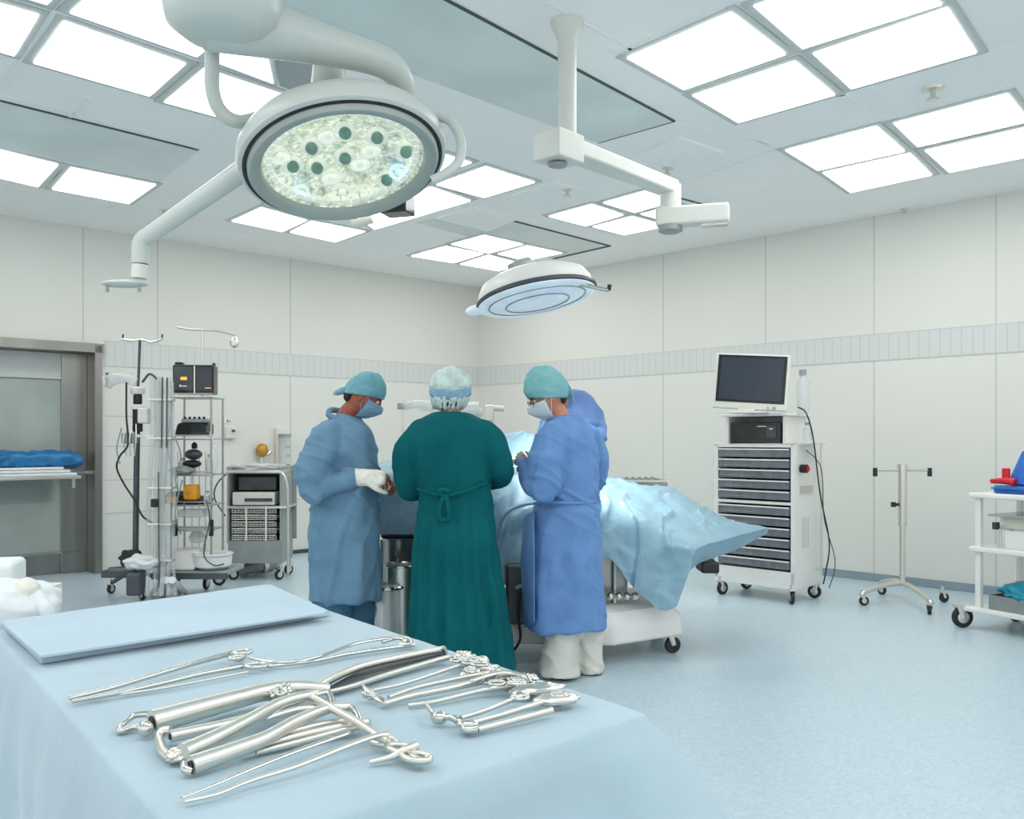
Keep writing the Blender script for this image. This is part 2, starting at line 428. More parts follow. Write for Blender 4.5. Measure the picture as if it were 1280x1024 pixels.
M['texpanel'] = mat('mineral_tile', (178,184,183), .8, bump=.6, bscale=120)
tag(cpoly('ceiling_tile', [(341,60),(350,106),(410,130),(425,75)], M['texpanel'], .006), 'rough grey ceiling tile next to lights above the big lamp', 'ceiling tile')
def lights(label, quads, px_gap=.02):
    allp = [ceil(*p) for q in quads for p in q]; c = sum(allp, V())/len(allp)
    r = thing('ceiling_light', label, 'ceiling light', (c.x, c.y, H))
    fr = MB()
    for i, q in enumerate(quads):
        t = [ceil(*p) for p in q]; k = sum(t, V())/4
        e = [p+(p-k).normalized()*.035 for p in t]
        fr.hexa([p-V((0,0,.008+.0007*i)) for p in e], [p+V((0,0,.001+.0005*i)) for p in e])
    fr.build('frame', M['frame'], r, smooth=False)
    for q in quads:
        t = [ceil(*p) for p in q]; k = sum(t, V())/4; t = [p+(k-p).normalized()*.032 for p in t]
        MB().hexa([p-V((0,0,.016)) for p in t], [p-V((0,0,.009)) for p in t]).build('diffuser', M['diffuser'], r, smooth=False)
lights('large bright ceiling light of six white panes at top left', [
    [(-60,-18),(55,15),(21,70),(-110,32)], [(75.5,20),(239,77),(190,120),(35,76)], [(79,12),(250,71),(300,30),(125,-30)],
    [(258,73),(344,104),(337,58),(305,33)], [(252,80),(380,122),(345,165),(199,125)], [(-40,-25),(62,6),(100,-35),(20,-62)]])
lights('ceiling light of two white panes low at the left, above the steel door', [[(-75,166),(78,204),(50,233),(-110,196)], [(86,206),(199,229),(163,254),(61,235)]])
lights('biggest right-hand ceiling light of four white panes', [[(777,70),(916,9),(989,65),(853,112)], [(859.5,117),(996,71),(1050,116),(921,153)],
    [(934,4),(1000,61),(1186,2),(1110,-55)], [(1009,64),(1189,2),(1228,63),(1061,111)]])
lights('ceiling light of four white panes at far right beneath the sprinkler', [[(976.5,186),(1098,154),(1136,187),(1020,212.5)], [(1024,214),(1140,188),(1169.5,217),(1061,240)],
    [(1111,152),(1264,112),(1293,149),(1144,183)], [(1151,186),(1290,154),(1330,186),(1184,215)]])
lights('ceiling light of white panes directly behind lower rim of the big lamp', [[(326,257),(387,274),(354,289),(286,275)], [(388,274),(460,288),(420,302),(359,289)],
    [(360,238),(425,252),(391,271),(331,254)]])
lights('ceiling light of white panes between big lamp handle and pendant arm', [[(467,286),(592,249),(540,231),(430,262)], [(607,205),(673,226),(605,246.5),(541,229)], [(549,187),(594,201),(532,224),(490,208)]])
lights('smallest ceiling light of four panes, just above the smaller lamp', [[(511,319),(557,306),(607,316),(568,328)], [(561,304),(605,292),(657,304),(611,316)],
    [(572,329),(610,317),(657,329),(624,338)], [(619,316),(659,305),(706,315),(657,325)]])
lights('ceiling light of four panes partly behind the end of pendant arm', [[(682,269),(740,253),(783,267),(732,282)], [(750,252),(807,236),(845,250),(793,265)],
    [(737,282),(790,268),(838,281),(779,293)], [(797,266),(848,253),(880,266),(845,279)]])
# sprinklers / small ceiling fittings
def sprinkler(px, py, label, s=1):
    p = ceil(px, py); r = thing('ceiling_sprinkler', label, 'sprinkler', p)
    MB().lathe([(.001, 0), (.05*s, 0), (.045*s, -.012*s), (.02*s, -.016*s), (.02*s, -.016*s)], 20, p).build('rose', M['satin'], r)
    MB().lathe([(.012*s, -.01), (.012*s, -.05*s), (.028*s, -.052*s), (.028*s, -.058*s), (.004, -.06*s)], 16, p).build('nozzle', M['chrome'], r)
sprinkler(1166, 110, 'chrome sprinkler head in ceiling between the two right-hand lights', 1.3)
sprinkler(834, 209, 'small chrome sprinkler head just above the end of pendant arm', 1.1)
sprinkler(205, 262, 'tiny brass-grey sprinkler head in ceiling beside the long lamp pole', .9)
sprinkler(1130, 261, 'tiny flat sprinkler head by the top of right wall', .7)
sprinkler(709, 236, 'small hooked chrome fitting hanging under the box of pendant arm', 1.1)
# ------------------------------------------------------------ steel door in left wall
mb = MB(); jw = sL(107)-dA
wbox(mb, dA-.0, dA+.07, 0, dTop, nL*.06, -nL*.4)
wbox(mb, dA-.02, dB, dTop-.07, dTop+.02, nL*.06, -nL*.4); wbox(mb, dB-.07, dB, 0, dTop, nL*.06, -nL*.4)
wallobj('door_1', mb, M['steel'], dL)
D1 = bpy.data.objects['door_1']
def dl(mb, name, m, **k): return mb.build(name, m, D1, local=True, smooth=False, **k)
# zone behind: leaf with glass
x0, x1 = dA+.07, dB-.07; yl = -nL*.22
mb = MB(); wbox(mb, x0, x0+.24, 0, dTop-.07, yl-.012, yl+.03); wbox(mb, x0+.24, x1, dTop-.34, dTop-.07, yl, yl+.03)
o = mb.build('door_leaf', M['steel'], D1, local=True, smooth=False, bevel=.004)
mb = MB(); wbox(mb, x0+.245, x1, dTop-.335, dTop-.08, yl+nL*.02, yl+nL*.036); dl(mb, 'header_panel', M['frame'])
mb = MB(); wbox(mb, x0, x1, 0, .20, yl, yl-nL*.05); dl(mb, 'kick_plate', M['steel'])
mb = MB(); wbox(mb, x0, x1, .20, .225, yl+.03, yl-nL*.06); dl(mb, 'sill', M['chrome'])
mb = MB(); wbox(mb, x0+.24, x1, .2, dTop-.34, yl+.005, yl+.012); dl(mb, 'door_glass', M['glass'])
zr = 1.0
mb = MB(); wbox(mb, x0, x1, zr-.01, zr+.02, yl-.03+nL*.06, yl+nL*.1); dl(mb, 'push_rail', M['chrome'])
mb = MB(); wbox(mb, x0+.3, x1, zr-.29, zr-.05, yl-nL*.02, yl-nL*.03); dl(mb, 'inner_band', M['frame'])
# dim recess behind the glass
mb = MB(); wbox(mb, dA-.3, dB+.3, 0, dTop+.3, -nL*1.5, -nL*1.6); wallobj('wall_corridor', mb, mat('corridor_wall', (215,222,218), .6, var=10, vscale=1.2), dL)
def LW(s, z, y):  # point in left wall frame -> world
    return V((CO.x, CO.y, 0))+Rz(aL) @ V((s, nL*y, z))
# ------------------------------------------------------------ ceiling lamp (big)
def basis_disc(c, cosang, tilt):
    "normal facing the camera by cosang and otherwise down; tilt turns the ellipse"
    v = (V(c)-V((0,0,CAMZ))).normalized(); right = V((1,0,0)); right = (right-v*right.dot(v)).normalized()
    down = right.cross(v).normalized()
    if down.z > 0: down = -down
    t = math.radians(tilt); s = math.sqrt(1-cosang**2)
    n = -v*cosang+(down*math.cos(t)+right*math.sin(t))*s
    return frame(n.normalized(), right)
LC = W(431, 208, 3.1)
RL = basis_disc(LC, .56, 7); nl = RL @ V((0,0,1))
k = 3.1/FP
R_in = 99*k
root = thing('surgical_lamp', 'large round surgical lamp with many-bulb face hanging at upper left', 'surgical lamp', LC)
# profile: r, z (z along the lit direction)
MB().lathe([(.27,-.118),(.315,-.108),(.345,-.088),(.364,-.058),(.368,-.03),(.362,-.010),(.352,-.004),(.348,-.004),(.346,-.03),(.30,-.07)], 96, LC-nl*.0, RL, cap=False).build('housing', M['lampgrey'], root)
MB().lathe([(.347,-.05),(.3475,-.002),(.337,-.001),(.336,-.05)], 96, LC, RL, cap=False).build('gap_ring', M['black'], root)  # shade of the gap beside the bezel, put into a black ring
MB().lathe([(.334,-.04),(.334,.004),(.326,.016),(.312,.018),(.288,.004),(.281,-.02),(.281,-.03)], 96, LC, RL, cap=False).build('bezel', M['lampface'], root)
MB().lathe([(.001,-.10),(.1,-.095),(.2,-.075),(.26,-.04),(.284,-.012)], 96, LC, RL, cap=False).build('reflector', M['reflector'], root)
MB().lathe([(.281,-.004),(.2,.006),(.001,.010)], 72, LC, RL, cap=False).build('cover_glass', M['cover'], root)
# back dome
MB().lathe([(.29,-.112),(.25,-.14),(.18,-.155),(.1,-.16),(.001,-.162)], 64, LC, RL, cap=False).build('rear_dome', M['lampgrey'], root)
vdir = (LC-V((0,0,CAMZ))).normalized()
def onlamp(px, py, dz=-.05):
    o = V((0,0,CAMZ)); d = W(px, py, 1)-o; p0 = LC+nl*dz
    t = (p0-o).dot(nl)/d.dot(nl); return o+d*t
spots = [(389,183,'g'),(366,206,'g'),(431,164,'g'),(471,170,'g'),(507,188,'g'),(483,223,'g'),(431,196,'c'),(373,240,'b'),(499,215,'b'),(455,240,'w'),(414,222,'w'),(352,225,'w'),(450,205,'w'),(396,208,'c'),(410,170,'w'),(463,188,'w'),(428,240,'w'),(520,203,'w'),(350,196,'w')]
for px, py, kd in spots:
    p = onlamp(px, py, -.045)
    m = {'g':M['podlit'],'c':M['podlit'],'b':M['podblue'],'w':M['podlit']}[kd]
    pod = MB().lathe([(.012,-.03),(.03,-.018),(.038,.0),(.040,.006),(.036,.006),(.026,-.008)], 20, p, RL, cap=False).build('reflector_pod', m, root)
    if kd in 'gc':
        MB().ball(p+nl*.008, .0215, 20, 14).build('bulb_cap', M['bulb'], pod)
    else:
        MB().ball(p, .014, 12, 8).build('bulb', m, pod)
# facets ring
mb = MB()
for i in range(44):
    a = 2*PI*i/44; d = RL @ V((math.cos(a), math.sin(a), 0)); q = LC+d*.258-nl*.03
    mb.box(q, (.02,.03,.02), frame(nl, d))
mb.build('facet_ring', M['podlit'], root, smooth=False)
# handle loop on the right
hp = [W(527,150,3.12), W(545,146,3.1), W(563,152,3.08), W(576,175,3.05), W(574,200,3.02), W(560,215,3.0), W(540,226,3.0)]
MB().tube([V(p) for p in cr(hp, 8)], .017, 14).build('grab_handle', M['lampgrey'], root)
# yoke tube on the left
up = [W(266,48,2.85), W(265,85,2.87), W(266,115,2.9), W(275,138,2.93), W(293,151,2.96), W(315,150,3.02), W(345,135,3.12)]
MB().tube([V(p) for p in cr(up, 8)], .0235, 16).build('yoke_tube', M['lampgrey'], root)
MB().lathe([(.03,-.02),(.036,0),(.036,.02),(.03,.03)], 20, W(266,55,2.85)).build('yoke_collar', M['lampgrey'], root)
# support arm and mount
MB().tube([W(411,60,3.15), W(411,110,3.2)], [.05,.066], 16).build('short_stem', M['lampgrey'], root)
ap = [W(262,22,2.75), W(330,36,2.8), W(400,55,2.88), W(450,68,2.96), W(482,80,3.02), W(499,97,3.08), W(503,118,3.14), W(500,140,3.2)]
apr = [.10,.088,.066,.056,.052,.047,.043,.042]
q = cr([tuple(p)+(r,) for p, r in zip(ap, apr)], 8)
MB().tube([V(p[:3]) for p in q], [p[3] for p in q], 20).build('main_arm', M['lampgrey'], root)
mc = W(278, 40, 2.72)
MB().lathe([(.06,-.0),(.12,.015),(.165,.05),(.178,.10),(.18,.2),(.2,.4),(.21,H-mc.z)], 48, mc-V((0,0,.03)), cap=True).build('ceiling_mount', M['lampgrey'], root)
# lower left pole
a, b = W(330,195,3.25), W(178,300,3.3)
MB().tube([a, b], [.042,.03], 18).build('pole', M['lampgrey'], root)
MB().tube([V(p) for p in cr([W(184,294,3.3), W(176,304,3.3), W(175,320,3.3), W(175,330,3.3)], 6)], .031, 16).build('elbow_joint', M['lampgrey'], root)
MB().tube([W(175,331,3.3), W(174,348,3.3)], .029, 16).build('lower_collar', M['offwhite'], root)
pc = W(156,355,3.3)
pl = MB().ball(pc, (.088,.05,.014), 28, 8).build('mounting_plate', M['lampgrey'], root)
for px in (134, 174): MB().tube([W(px,358,3.28), W(px,365,3.28)], .007, 8).build('peg', M['grey'], pl)
# black sensor box behind the lamp
r = thing('ceiling_sensor', 'small black box hanging from ceiling at lower right rim of big lamp', 'sensor', W(497,256,7.55))
MB().box(W(497,257,7.55), (.24,.2,.16), Rz(-.3)).build('housing', M['blackgl'], r, bevel=.01, smooth=False)
p = W(500,250,7.55); MB().tube([p, V((p.x,p.y,H))], .05).build('stem', M['black'], r)
r = thing('ceiling_bracket', 'small white bracket under ceiling lights just below the big lamp', 'bracket', W(455,274,7.9))
p = W(462,274,7.9); MB().tube([W(440,281,7.9), W(455,277,7.9), W(466,274,7.9)], .04, 10).build('arm', M['offwhite'], r)
MB().tube([p, V((p.x,p.y,H))], .035).build('stem', M['offwhite'], r)
# ------------------------------------------------------------ small lamp
SC = W(671, 374, 5.2)
RS = basis_disc(SC, .26, 11); ns = RS @ V((0,0,1)); k = 5.2/FP
root = thing('surgical_lamp', 'smaller white dome surgical lamp with pale blue lens over the patient', 'surgical lamp', SC)
MB().lathe([(.34,-.01),(.345,-.03),(.338,-.07),(.31,-.115),(.25,-.145),(.15,-.162),(.001,-.168)], 64, SC, RS).build('dome', M['white'], root)
MB().lathe([(.352,-.028),(.362,-.018),(.362,-.006),(.350,.0)], 72, SC, RS, cap=False).build('rim', M['dgrey'], root)
MB().lathe([(.352,-.01),(.35,.006),(.325,.012),(.32,.004),(.3,.008),(.2,.022),(.1,.026),(.001,.027)], 72, SC, RS, cap=False).build('lens', M['lens2'], root)
for rr in (.29, .19):
    MB().tube([SC+ns*(.013 if rr > .2 else .026)+RS @ V((math.cos(a)*rr, math.sin(a)*rr*.9, 0)) for a in [2*PI*i/48 for i in range(48)]], .004, 6, closed=True).build('lens_ring', M['grey'], root)
rx = RS @ V((1,0,0)); ry = RS @ V((0,1,0))
h0, h1 = W(722,355,5.05), W(761,363,5.0)
hb = MB().tube([h0, h1], .012, 10).build('handle_bar', M['chrome'], root)
MB().tube([h1, W(762,356,5.0)], .012, 8).build('grip', M['black'], hb)
p = SC-rx*.36; MB().ball(p+ns*.0, (.07,.045,.03), 16, 10, RS).build('end_cap', M['lens2'], root)
MB().tube([W(640,336,5.25), W(652,329,5.4), W(662,326,5.7)], [.035,.03], 12, flat=.6).build('yoke_stub', M['grey'], root)
sp = bpy.data.lights.new('lamp_spot', 'SPOT'); so = bpy.data.objects.new('lamp_spot', sp); C.objects.link(so)
so.location = SC+ns*.08; sp.energy = 200; sp.spot_size = math.radians(62); sp.spot_blend = .8; sp.shadow_soft_size = .25; sp.color = (1,.99,.95)
so.rotation_euler = (W(725,600,5.75)-so.location).to_track_quat('-Z','Y').to_euler()
# ------------------------------------------------------------ pendant arm
Yp = 4.4
ct = ceil(709, 27); px_ = ct.x
root = thing('pendant_arm', 'cream ceiling pendant with thick column and jointed horizontal arm', 'pendant arm', ct)
MB().lathe([(.085,0),(.082,-.02),(.05,-.09),(.047,-.12),(.047,-.12),(.047,W(709,172,ct.y).z-H)], 32, ct).build('column', M['armcream'], root)
A1 = W(697, 189, ct.y-.02); B1 = W(838, 236, 5.15)
zt, zb = A1.z+.075, A1.z-.055
d = V((B1.x-A1.x, B1.y-A1.y, 0)); Ln = d.length; d.normalize(); n = V((-d.y, d.x, 0))
def beam(mb, o, s0, s1, z0, z1, w0, w1=None):
    w1 = w1 or w0
    b = [o+d*s0-n*w0/2, o+d*s1-n*w1/2, o+d*s1+n*w1/2, o+d*s0+n*w0/2]
    return mb.hexa([V((p.x,p.y,z0)) for p in b], [V((p.x,p.y,z1)) for p in b])
beam(MB(), A1, -.09, .11, zb, zt+.01, .17).build('joint_box', M['armcream'], root, smooth=False, bevel=.008)
beam(MB(), A1, .06, Ln+.02, zb+.045, zt-.005, .15, .10).build('upper_arm', M['armcream'], root, smooth=False, bevel=.012)
MB().lathe([(.05,-.012),(.045,-.02),(.02,-.022)], 20, V((A1.x,A1.y,zb))+d*.0).build('service_socket', M['grey'], root)
p = V((A1.x,A1.y,0))+d*Ln
zl = W(838,272,5.15).z
MB().tube([V((p.x,p.y,zt-.03)), V((p.x,p.y,zl-.02))], .062, 24).build('elbow_column', M['armcream'], root)
B2 = W(912, 272, 5.05); e = V((B2.x-p.x, B2.y-p.y, 0)); l2 = e.length; e.normalize(); d = e; n = V((-d.y, d.x, 0))
o_ = V((p.x,p.y,0))
beam(MB(), o_, -.08, l2, zl-.055, zl+.055, .13, .10).build('lower_arm', M['armcream'], root, smooth=False, bevel=.015)
MB().lathe([(.07,-.0),(.07,-.03),(.05,-.04)], 24, V((p.x,p.y,zl-.05))).build('pivot_cap', M['grey'], root)
beam(MB(), o_, l2-.16, l2-.01, zl-.068, zl-.054, .06).build('docking_rail', M['satin'], root, smooth=False)
# ------------------------------------------------------------ casters
def caster(root, x, y, r=.04, yaw=0, m='black', hub='satin', h=None, wdt=.028):
    "wheel standing on the floor with fork and stem"
    Rw = Matrix.Rotation(yaw, 3, 'Z') @ Matrix.Rotation(PI/2, 3, 'X')
    c = V((x, y, r)); h = h or r*2+.05
    f = MB(); ax = Matrix.Rotation(yaw, 3, 'Z') @ V((0,1,0)); fw = Matrix.Rotation(yaw, 3, 'Z') @ V((1,0,0))
    for s in (-1, 1): f.tube([c+ax*s*(wdt*.5+.006), c+ax*s*(wdt*.5+.006)-fw*r*.35+V((0,0,r*1.15))], [r*.28, r*.36], 8, flat=.35, up=ax)
    f.tube([V((x,y,r*2.0))-fw*r*.35, V((x,y,h))-fw*r*.35], r*.34, 10); f.box(V((x,y,r*2.12))-fw*r*.35, (r*.9, wdt+.022, r*.22), Matrix.Rotation(yaw, 3, 'Z'))
    o = f.build('caster', M['satin'], root)
    MB().lathe([(r*.55,-wdt*.5),(r*.9,-wdt*.5),(r,-wdt*.3),(r,wdt*.3),(r*.9,wdt*.5),(r*.55,wdt*.5)], 28, c, Rw).build('wheel', M[m], o)
    MB().lathe([(r*.5,-wdt*.56),(r*.56,-wdt*.5),(r*.56,wdt*.5),(r*.5,wdt*.56)], 20, c, Rw).build('hub', M[hub], o)
    return o
def flr(px, py): return onz(px, py, 0)
# ------------------------------------------------------------ monitor tower (right)
FR = flr(993, 757); FL = FR+V((-.707,.707,0))*.74
rz = math.radians(-45)
root = thing('endoscopy_tower', 'white equipment tower with smoky drawers standing against the right wall', 'equipment cart', (FL.x, FL.y, 0), rz)
wT, dT = .74, .46
def lb(mb, x0, x1, y0, y1, z0, z1): return mb.box(((x0+x1)/2,(y0+y1)/2,(z0+z1)/2), (x1-x0,y1-y0,z1-z0))
zt = 1.30
mb = MB(); lb(mb, 0,.035,0,dT,.15,zt); lb(mb, wT-.035,wT,0,dT,.15,zt); lb(mb, 0,wT,dT-.02,dT,.15,zt); lb(mb, 0,wT,0,dT,zt-.03,zt); lb(mb, 0,wT,0,dT,.12,.26); lb(mb,.03,wT-.03,0,dT,.80,.825)
mb.build('cabinet', M['white'], root, smooth=False, bevel=.006, local=True)
def drawers(z0, z1, n, h0=0):
    dz = (z1-z0)/n
    for i in range(n):
        a = z0+i*dz
        mb = MB(); lb(mb, .045,wT-.045,-.004,.3,a+.012,a+dz-.012)
        o = mb.build('drawer', M['drawer'], root, smooth=False, bevel=.004, local=True)
        mb = MB(); lb(mb, .045,wT-.045,-.016,.0,a+dz-.016,a+dz-.004); mb.build('drawer_rail', M['white'], o, smooth=False, local=True, bevel=.002)
        mb = MB(); lb(mb, .09,wT*.5,-.006,-.003,a+.03,a+.034); mb.build('label_strip', M['grey'], o, smooth=False, local=True)
drawers(.265, .79, 6); drawers(.83, 1.265, 5)
mb = MB(); lb(mb, .09,.12,.03,.4,zt,1.53); lb(mb, wT-.12,wT-.09,.03,.4,zt,1.53); lb(mb, .06,wT-.06,.0,.42,1.53,1.55); lb(mb, .09,wT-.09,.38,.4,zt,1.53)
mb.build('upper_frame', M['white'], root, smooth=False, bevel=.005, local=True)
for i, (x, y) in enumerate([(.06,.03),(wT-.04,.03),(wT-.04,dT-.03),(.06,dT-.03)]):
    p = Matrix.Translation(V((FL.x,FL.y,0))) @ Rz(rz) @ V((x, y, 0)); caster(root, p.x, p.y, .056, .5+i)
mb = MB(); lb(mb, wT,wT+.012,.08,.3,.9,.96); mb.build('side_bracket', M['satin'], root, smooth=False, local=True)
MB().tube([(wT+.01,.1,1.1),(wT+.06,.1,1.1)], .035, 14).build('knob', M['black'], root, local=True)
MB().tube([(wT+.055,.1,1.1),(wT+.075,.1,1.1)], .02, 12).build('red_cap', M['red'], root, local=True)
mb = MB(); lb(mb, wT,wT+.10,.05,.35,1.30,1.325); mb.build('side_tray', M['offwhite'], root, smooth=False, bevel=.004, local=True)
mb = MB(); mb.tube([(wT+.07,.33,1.30),(wT+.07,.33,.22)], .009); mb.tube([(wT+.07,.33,.26),(wT+.02,.33,.26)], .009); mb.build('side_pole', M['satin'], root, local=True)
MB().tube([(-.0,.1,1.12),(-.06,.1,1.12),(-.06,.1,1.2)], .008).build('side_hook', M['dgrey'], root, local=True)
MB().tube([(-.0,.12,.62),(-.10,.12,.62),(-.10,.12,.72)], .006).build('side_hook', M['satin'], root, local=True)
mb = MB()
for s in range(4): mb.tube([(wT+.002,.14+.03*s,.45),(wT+.002,.14+.03*s,.7)], .003, 6)
mb.build('vent_slots', M['grey'], root, local=True)
cab = cr([(wT-.02,.1,1.6),(wT+.05,.1,1.55),(wT+.1,.12,1.35),(wT+.12,.2,.9),(wT+.16,.28,.5),(wT+.12,.3,.25),(wT+.1,.3,.15)], 8)
MB().tube(cab, .006, 8).build('cable', M['black'], root, local=True)
cab = cr([(wT+.0,.2,1.25),(wT+.12,.22,1.1),(wT+.13,.25,.7),(wT+.2,.3,.35),(wT+.15,.3,.12)], 8)
MB().tube(cab, .004, 8).build('cable', M['dgrey'], root, local=True)
TM = Matrix.Translation(V((FL.x,FL.y,0))) @ Rz(rz)
# recorder box
p = TM @ V((wT/2,.2,zt))
r = thing('video_recorder', 'black video processor box in the bay under the monitor', 'processor', p, rz)
mb = MB(); lb(mb, -.23,.23,-.16,.17,.0,.18); mb.build('casing', M['blackgl'], r, smooth=False, bevel=.006, local=True)
mb = MB()
for i in range(6): lb(mb, -.19,.16,-.164,-.160,.03+.022*i,.033+.022*i)
lb(mb, .10,.19,-.165,-.16,.05,.15); mb.build('front_vents', M['dgrey'], r, smooth=False, local=True)
mb = MB(); lb(mb, .02,.10,-.166,-.161,.142,.150); lb(mb, .13,.16,-.166,-.161,.12,.13); mb.build('display_strip', M['white'], r, smooth=False, local=True)
# monitor
mcn = W(936, 480, 7.25)
r = thing('monitor', 'flat white-framed monitor with dark blank screen tilted on top of tower', 'monitor', V((mcn.x, mcn.y, 1.552)), math.radians(-21))
Rm = Matrix.Rotation(math.radians(4), 3, 'Y') @ Matrix.Rotation(math.radians(-4), 3, 'X')
def lbm(mb, x0, x1, y0, y1, z0, z1):
    return mb.box(Rm @ V(((x0+x1)/2,(y0+y1)/2,(z0+z1)/2)), (x1-x0,y1-y0,z1-z0), Rm.to_4x4())
mb = lbm(MB(), -.30,.30,-.03,.03,.03,.49); mb.build('monitor_case', M['offwhite'], r, smooth=False, bevel=.01, local=True)
mb = lbm(MB(), -.275,.275,-.034,-.03,.085,.475); mb.build('screen_border', M['blackgl'], r, smooth=False, bevel=.002, local=True)
mb = lbm(MB(), -.25,.25,-.037,-.033,.105,.455); mb.build('screen', M['screen'], r, smooth=False, local=True)
mb = lbm(MB(), -.09,.05,-.03,.09,-.0,.05); mb.box((0,.02,.008), (.3,.2,.016)); mb.build('monitor_foot', M['offwhite'], r, smooth=False, bevel=.005, local=True)
mb = MB().tube([Rm @ V((.2,-.045,.05)), Rm @ V((.2,-.03,.05))], .014); mb.tube([Rm @ V((.15,-.045,.05)), Rm @ V((.15,-.03,.05))], .008); mb.build('control_knob', M['grey'], r, local=True)
# bottles on the side of tower
def bottle(p, h, rr, label, m='plastic', group=None):
    r = thing('bottle', label, 'bottle', p, group=group)
    MB().lathe([(rr*.9,0),(rr,.01),(rr,h*.7),(rr*.5,h*.82),(rr*.5,h*.9)], 20, p).build('bottle_body', M[m], r)
    MB().lathe([(rr*.6,h*.88),(rr*.6,h),(rr*.2,h)], 16, p).build('cap', M['grey'], r)
bottle(TM @ V((wT-.03,.2,1.551)), .36, .05, 'tall clear bottle standing behind right edge of the monitor')
bottle(TM @ V((wT+.05,.12,1.326)), .15, .035, 'small clear bottle on side tray of the tower')
# ------------------------------------------------------------ drip stand right
cF = flr(1128, 752)
root = thing('drip_stand', 'short bare steel drip stand on star base in front of right wall', 'drip stand', (cF.x, cF.y, 0))
zs = W(1126, 585, cF.y).z
MB().tube([(cF.x,cF.y,.13),(cF.x,cF.y,.62)], .023, 16).build('pole', M['satin'], root)
MB().tube([(cF.x,cF.y,.62),(cF.x,cF.y,zs)], .034, 16, flat=1).tube([(cF.x,cF.y,zs),(cF.x,cF.y,zs+.03)], .04, 16).build('upper_pole', M['satin'], root)
MB().tube([(cF.x-.08,cF.y,.80),(cF.x,cF.y,.80)], .012).box((cF.x-.075,cF.y,.80), (.03,.03,.04)).build('clamp_knob', M['black'], root)
MB().tube([(cF.x-.23,cF.y,zs-.02),(cF.x+.23,cF.y,zs-.02)], .009).build('crossbar', M['satin'], root)
for s in (-1, 1): MB().tube([(cF.x+s*.225,cF.y,zs-.0),(cF.x+s*.225,cF.y,zs-.07)], .018, 12).build('hook', M['black'], root)
for a, pxy in enumerate([(1080,757),(1162,768),(1126,748)]):
    f = flr(*pxy)
    if a == 2: f = V((cF.x-.03, cF.y+.33, 0))
    MB().tube(cr([(cF.x,cF.y,.15),(cF.x+(f.x-cF.x)*.4,cF.y+(f.y-cF.y)*.4,.15),(f.x,f.y,.105),(f.x,f.y,.07)], 6), .021, 10).build('leg', M['satin'], root)
    caster(root, f.x, f.y, .038, a*1.1)
f = flr(1180, 753)
r = thing('spare_caster', 'lone black caster by the skirting right of drip stand', 'caster', (f.x, f.y, 0)); caster(r, f.x, f.y, .04, .2, hub='black')
# ------------------------------------------------------------ right trolley
PA = flr(1224,787); dd = V((.5,-.866,0)); nn = V((.866,.5,0)); rzc = math.atan2(dd.y, dd.x)
root = thing('supply_trolley', 'white open-shelf trolley with supplies at right edge', 'trolley', (PA.x, PA.y, 0), rzc)
# local x along dd (toward viewer), local y = away from the wall side (nn = rotate dd by +90)
LT, WT_ = .95, .5
def zat(py): return CAMZ-(py-HZ)/FP*PA.y
z3, z2, z1 = zat(616), zat(683), zat(759)
for x in (0, LT):
    for y in (0, WT_):
        mb = lb(MB(), x-.02,x+.02,y-.02,y+.02,z1-.03,z3); mb.build('post', M['white'], root, smooth=False, bevel=.005, local=True)
for z, nme in ((z3,'top_shelf'),(z2,'shelf'),(z1,'bottom_shelf')):
    lb(MB(), -.05,LT+.05,-.05,WT_+.05,z-.035,z).build(nme, M['white'], root, smooth=False, bevel=.01, local=True)
lb(MB(), .06,LT,.0,WT_,z3-.16,z3-.145).build('glass_shelf', M['glass'], root, smooth=False, local=True)
lb(MB(), .1,LT,WT_-.02,WT_,z2,z3-.03).build('back_panel', M['grey'], root, smooth=False, local=True)
TR = Matrix.Translation(V((PA.x,PA.y,0))) @ Rz(rzc)
for x, y in ((-.0,.0),(LT,0),(LT,WT_),(.0,WT_)):
    p = TR @ V((x-(.10 if (x,y)==(0,0) else .03), y-(.04 if (x,y)==(0,0) else 0), 0))
    caster(root, p.x, p.y, .074 if (x,y)==(0,0) else .062, rzc+1.1, h=z1-.01, wdt=.035)
p = TR @ V((-.03,0,0)); lb(MB(), -.16,.04,-.06,.04,z1-.035,z1-.005).build('corner_bracket', M['white'], root, smooth=False, bevel=.01, local=True)
def put(x, y, z): return TR @ V((x, y, z))
def tray(r, L, Wd, Hh, m, tt=.008):
    mb = MB(); lb(mb, -L/2,L/2,-Wd/2,Wd/2,0,tt)
    for s in (-1,1):
        lb(mb, s*L/2-tt*(s>0),s*L/2+tt*(s<0),-Wd/2,Wd/2,0,Hh); lb(mb, -L/2,L/2,s*Wd/2-tt*(s>0),s*Wd/2+tt*(s<0),0,Hh)
    return mb.build('tray_body', m, r, smooth=False, bevel=.002, local=True)
r = thing('instrument_case', 'bright blue open plastic case with raised lid on top of right trolley', 'case', put(.42,.2,z3), rzc)
lb(MB(), -.34,.34,-.17,.17,0,.055).build('case_base', M['blue'], r, smooth=False, bevel=.015, local=True)
mb = MB(); mb.hexa([(-.27,-.14,.06),(.34,-.14,.06),(.34,.1,.06),(-.27,.1,.06)], [(-.24,.0,.30),(.34,.0,.30),(.34,.14,.30),(-.24,.14,.30)]); mb.build('raised_lid', M['blue'], r, smooth=False, bevel=.02, local=True)
lb(MB(), -.35,.35,-.18,.18,.03,.042).build('rim', M['bluebag'], r, smooth=False, bevel=.004, local=True)
r = thing('red_bottle', 'red squat bottle lying beside the blue case on right trolley', 'bottle', put(.2,.0,z3+.055), rzc)
r.location = put(.15,.1,z3+.056); ROOTM[r.name] = Matrix.Translation(V(r.location)) @ Rz(rzc)
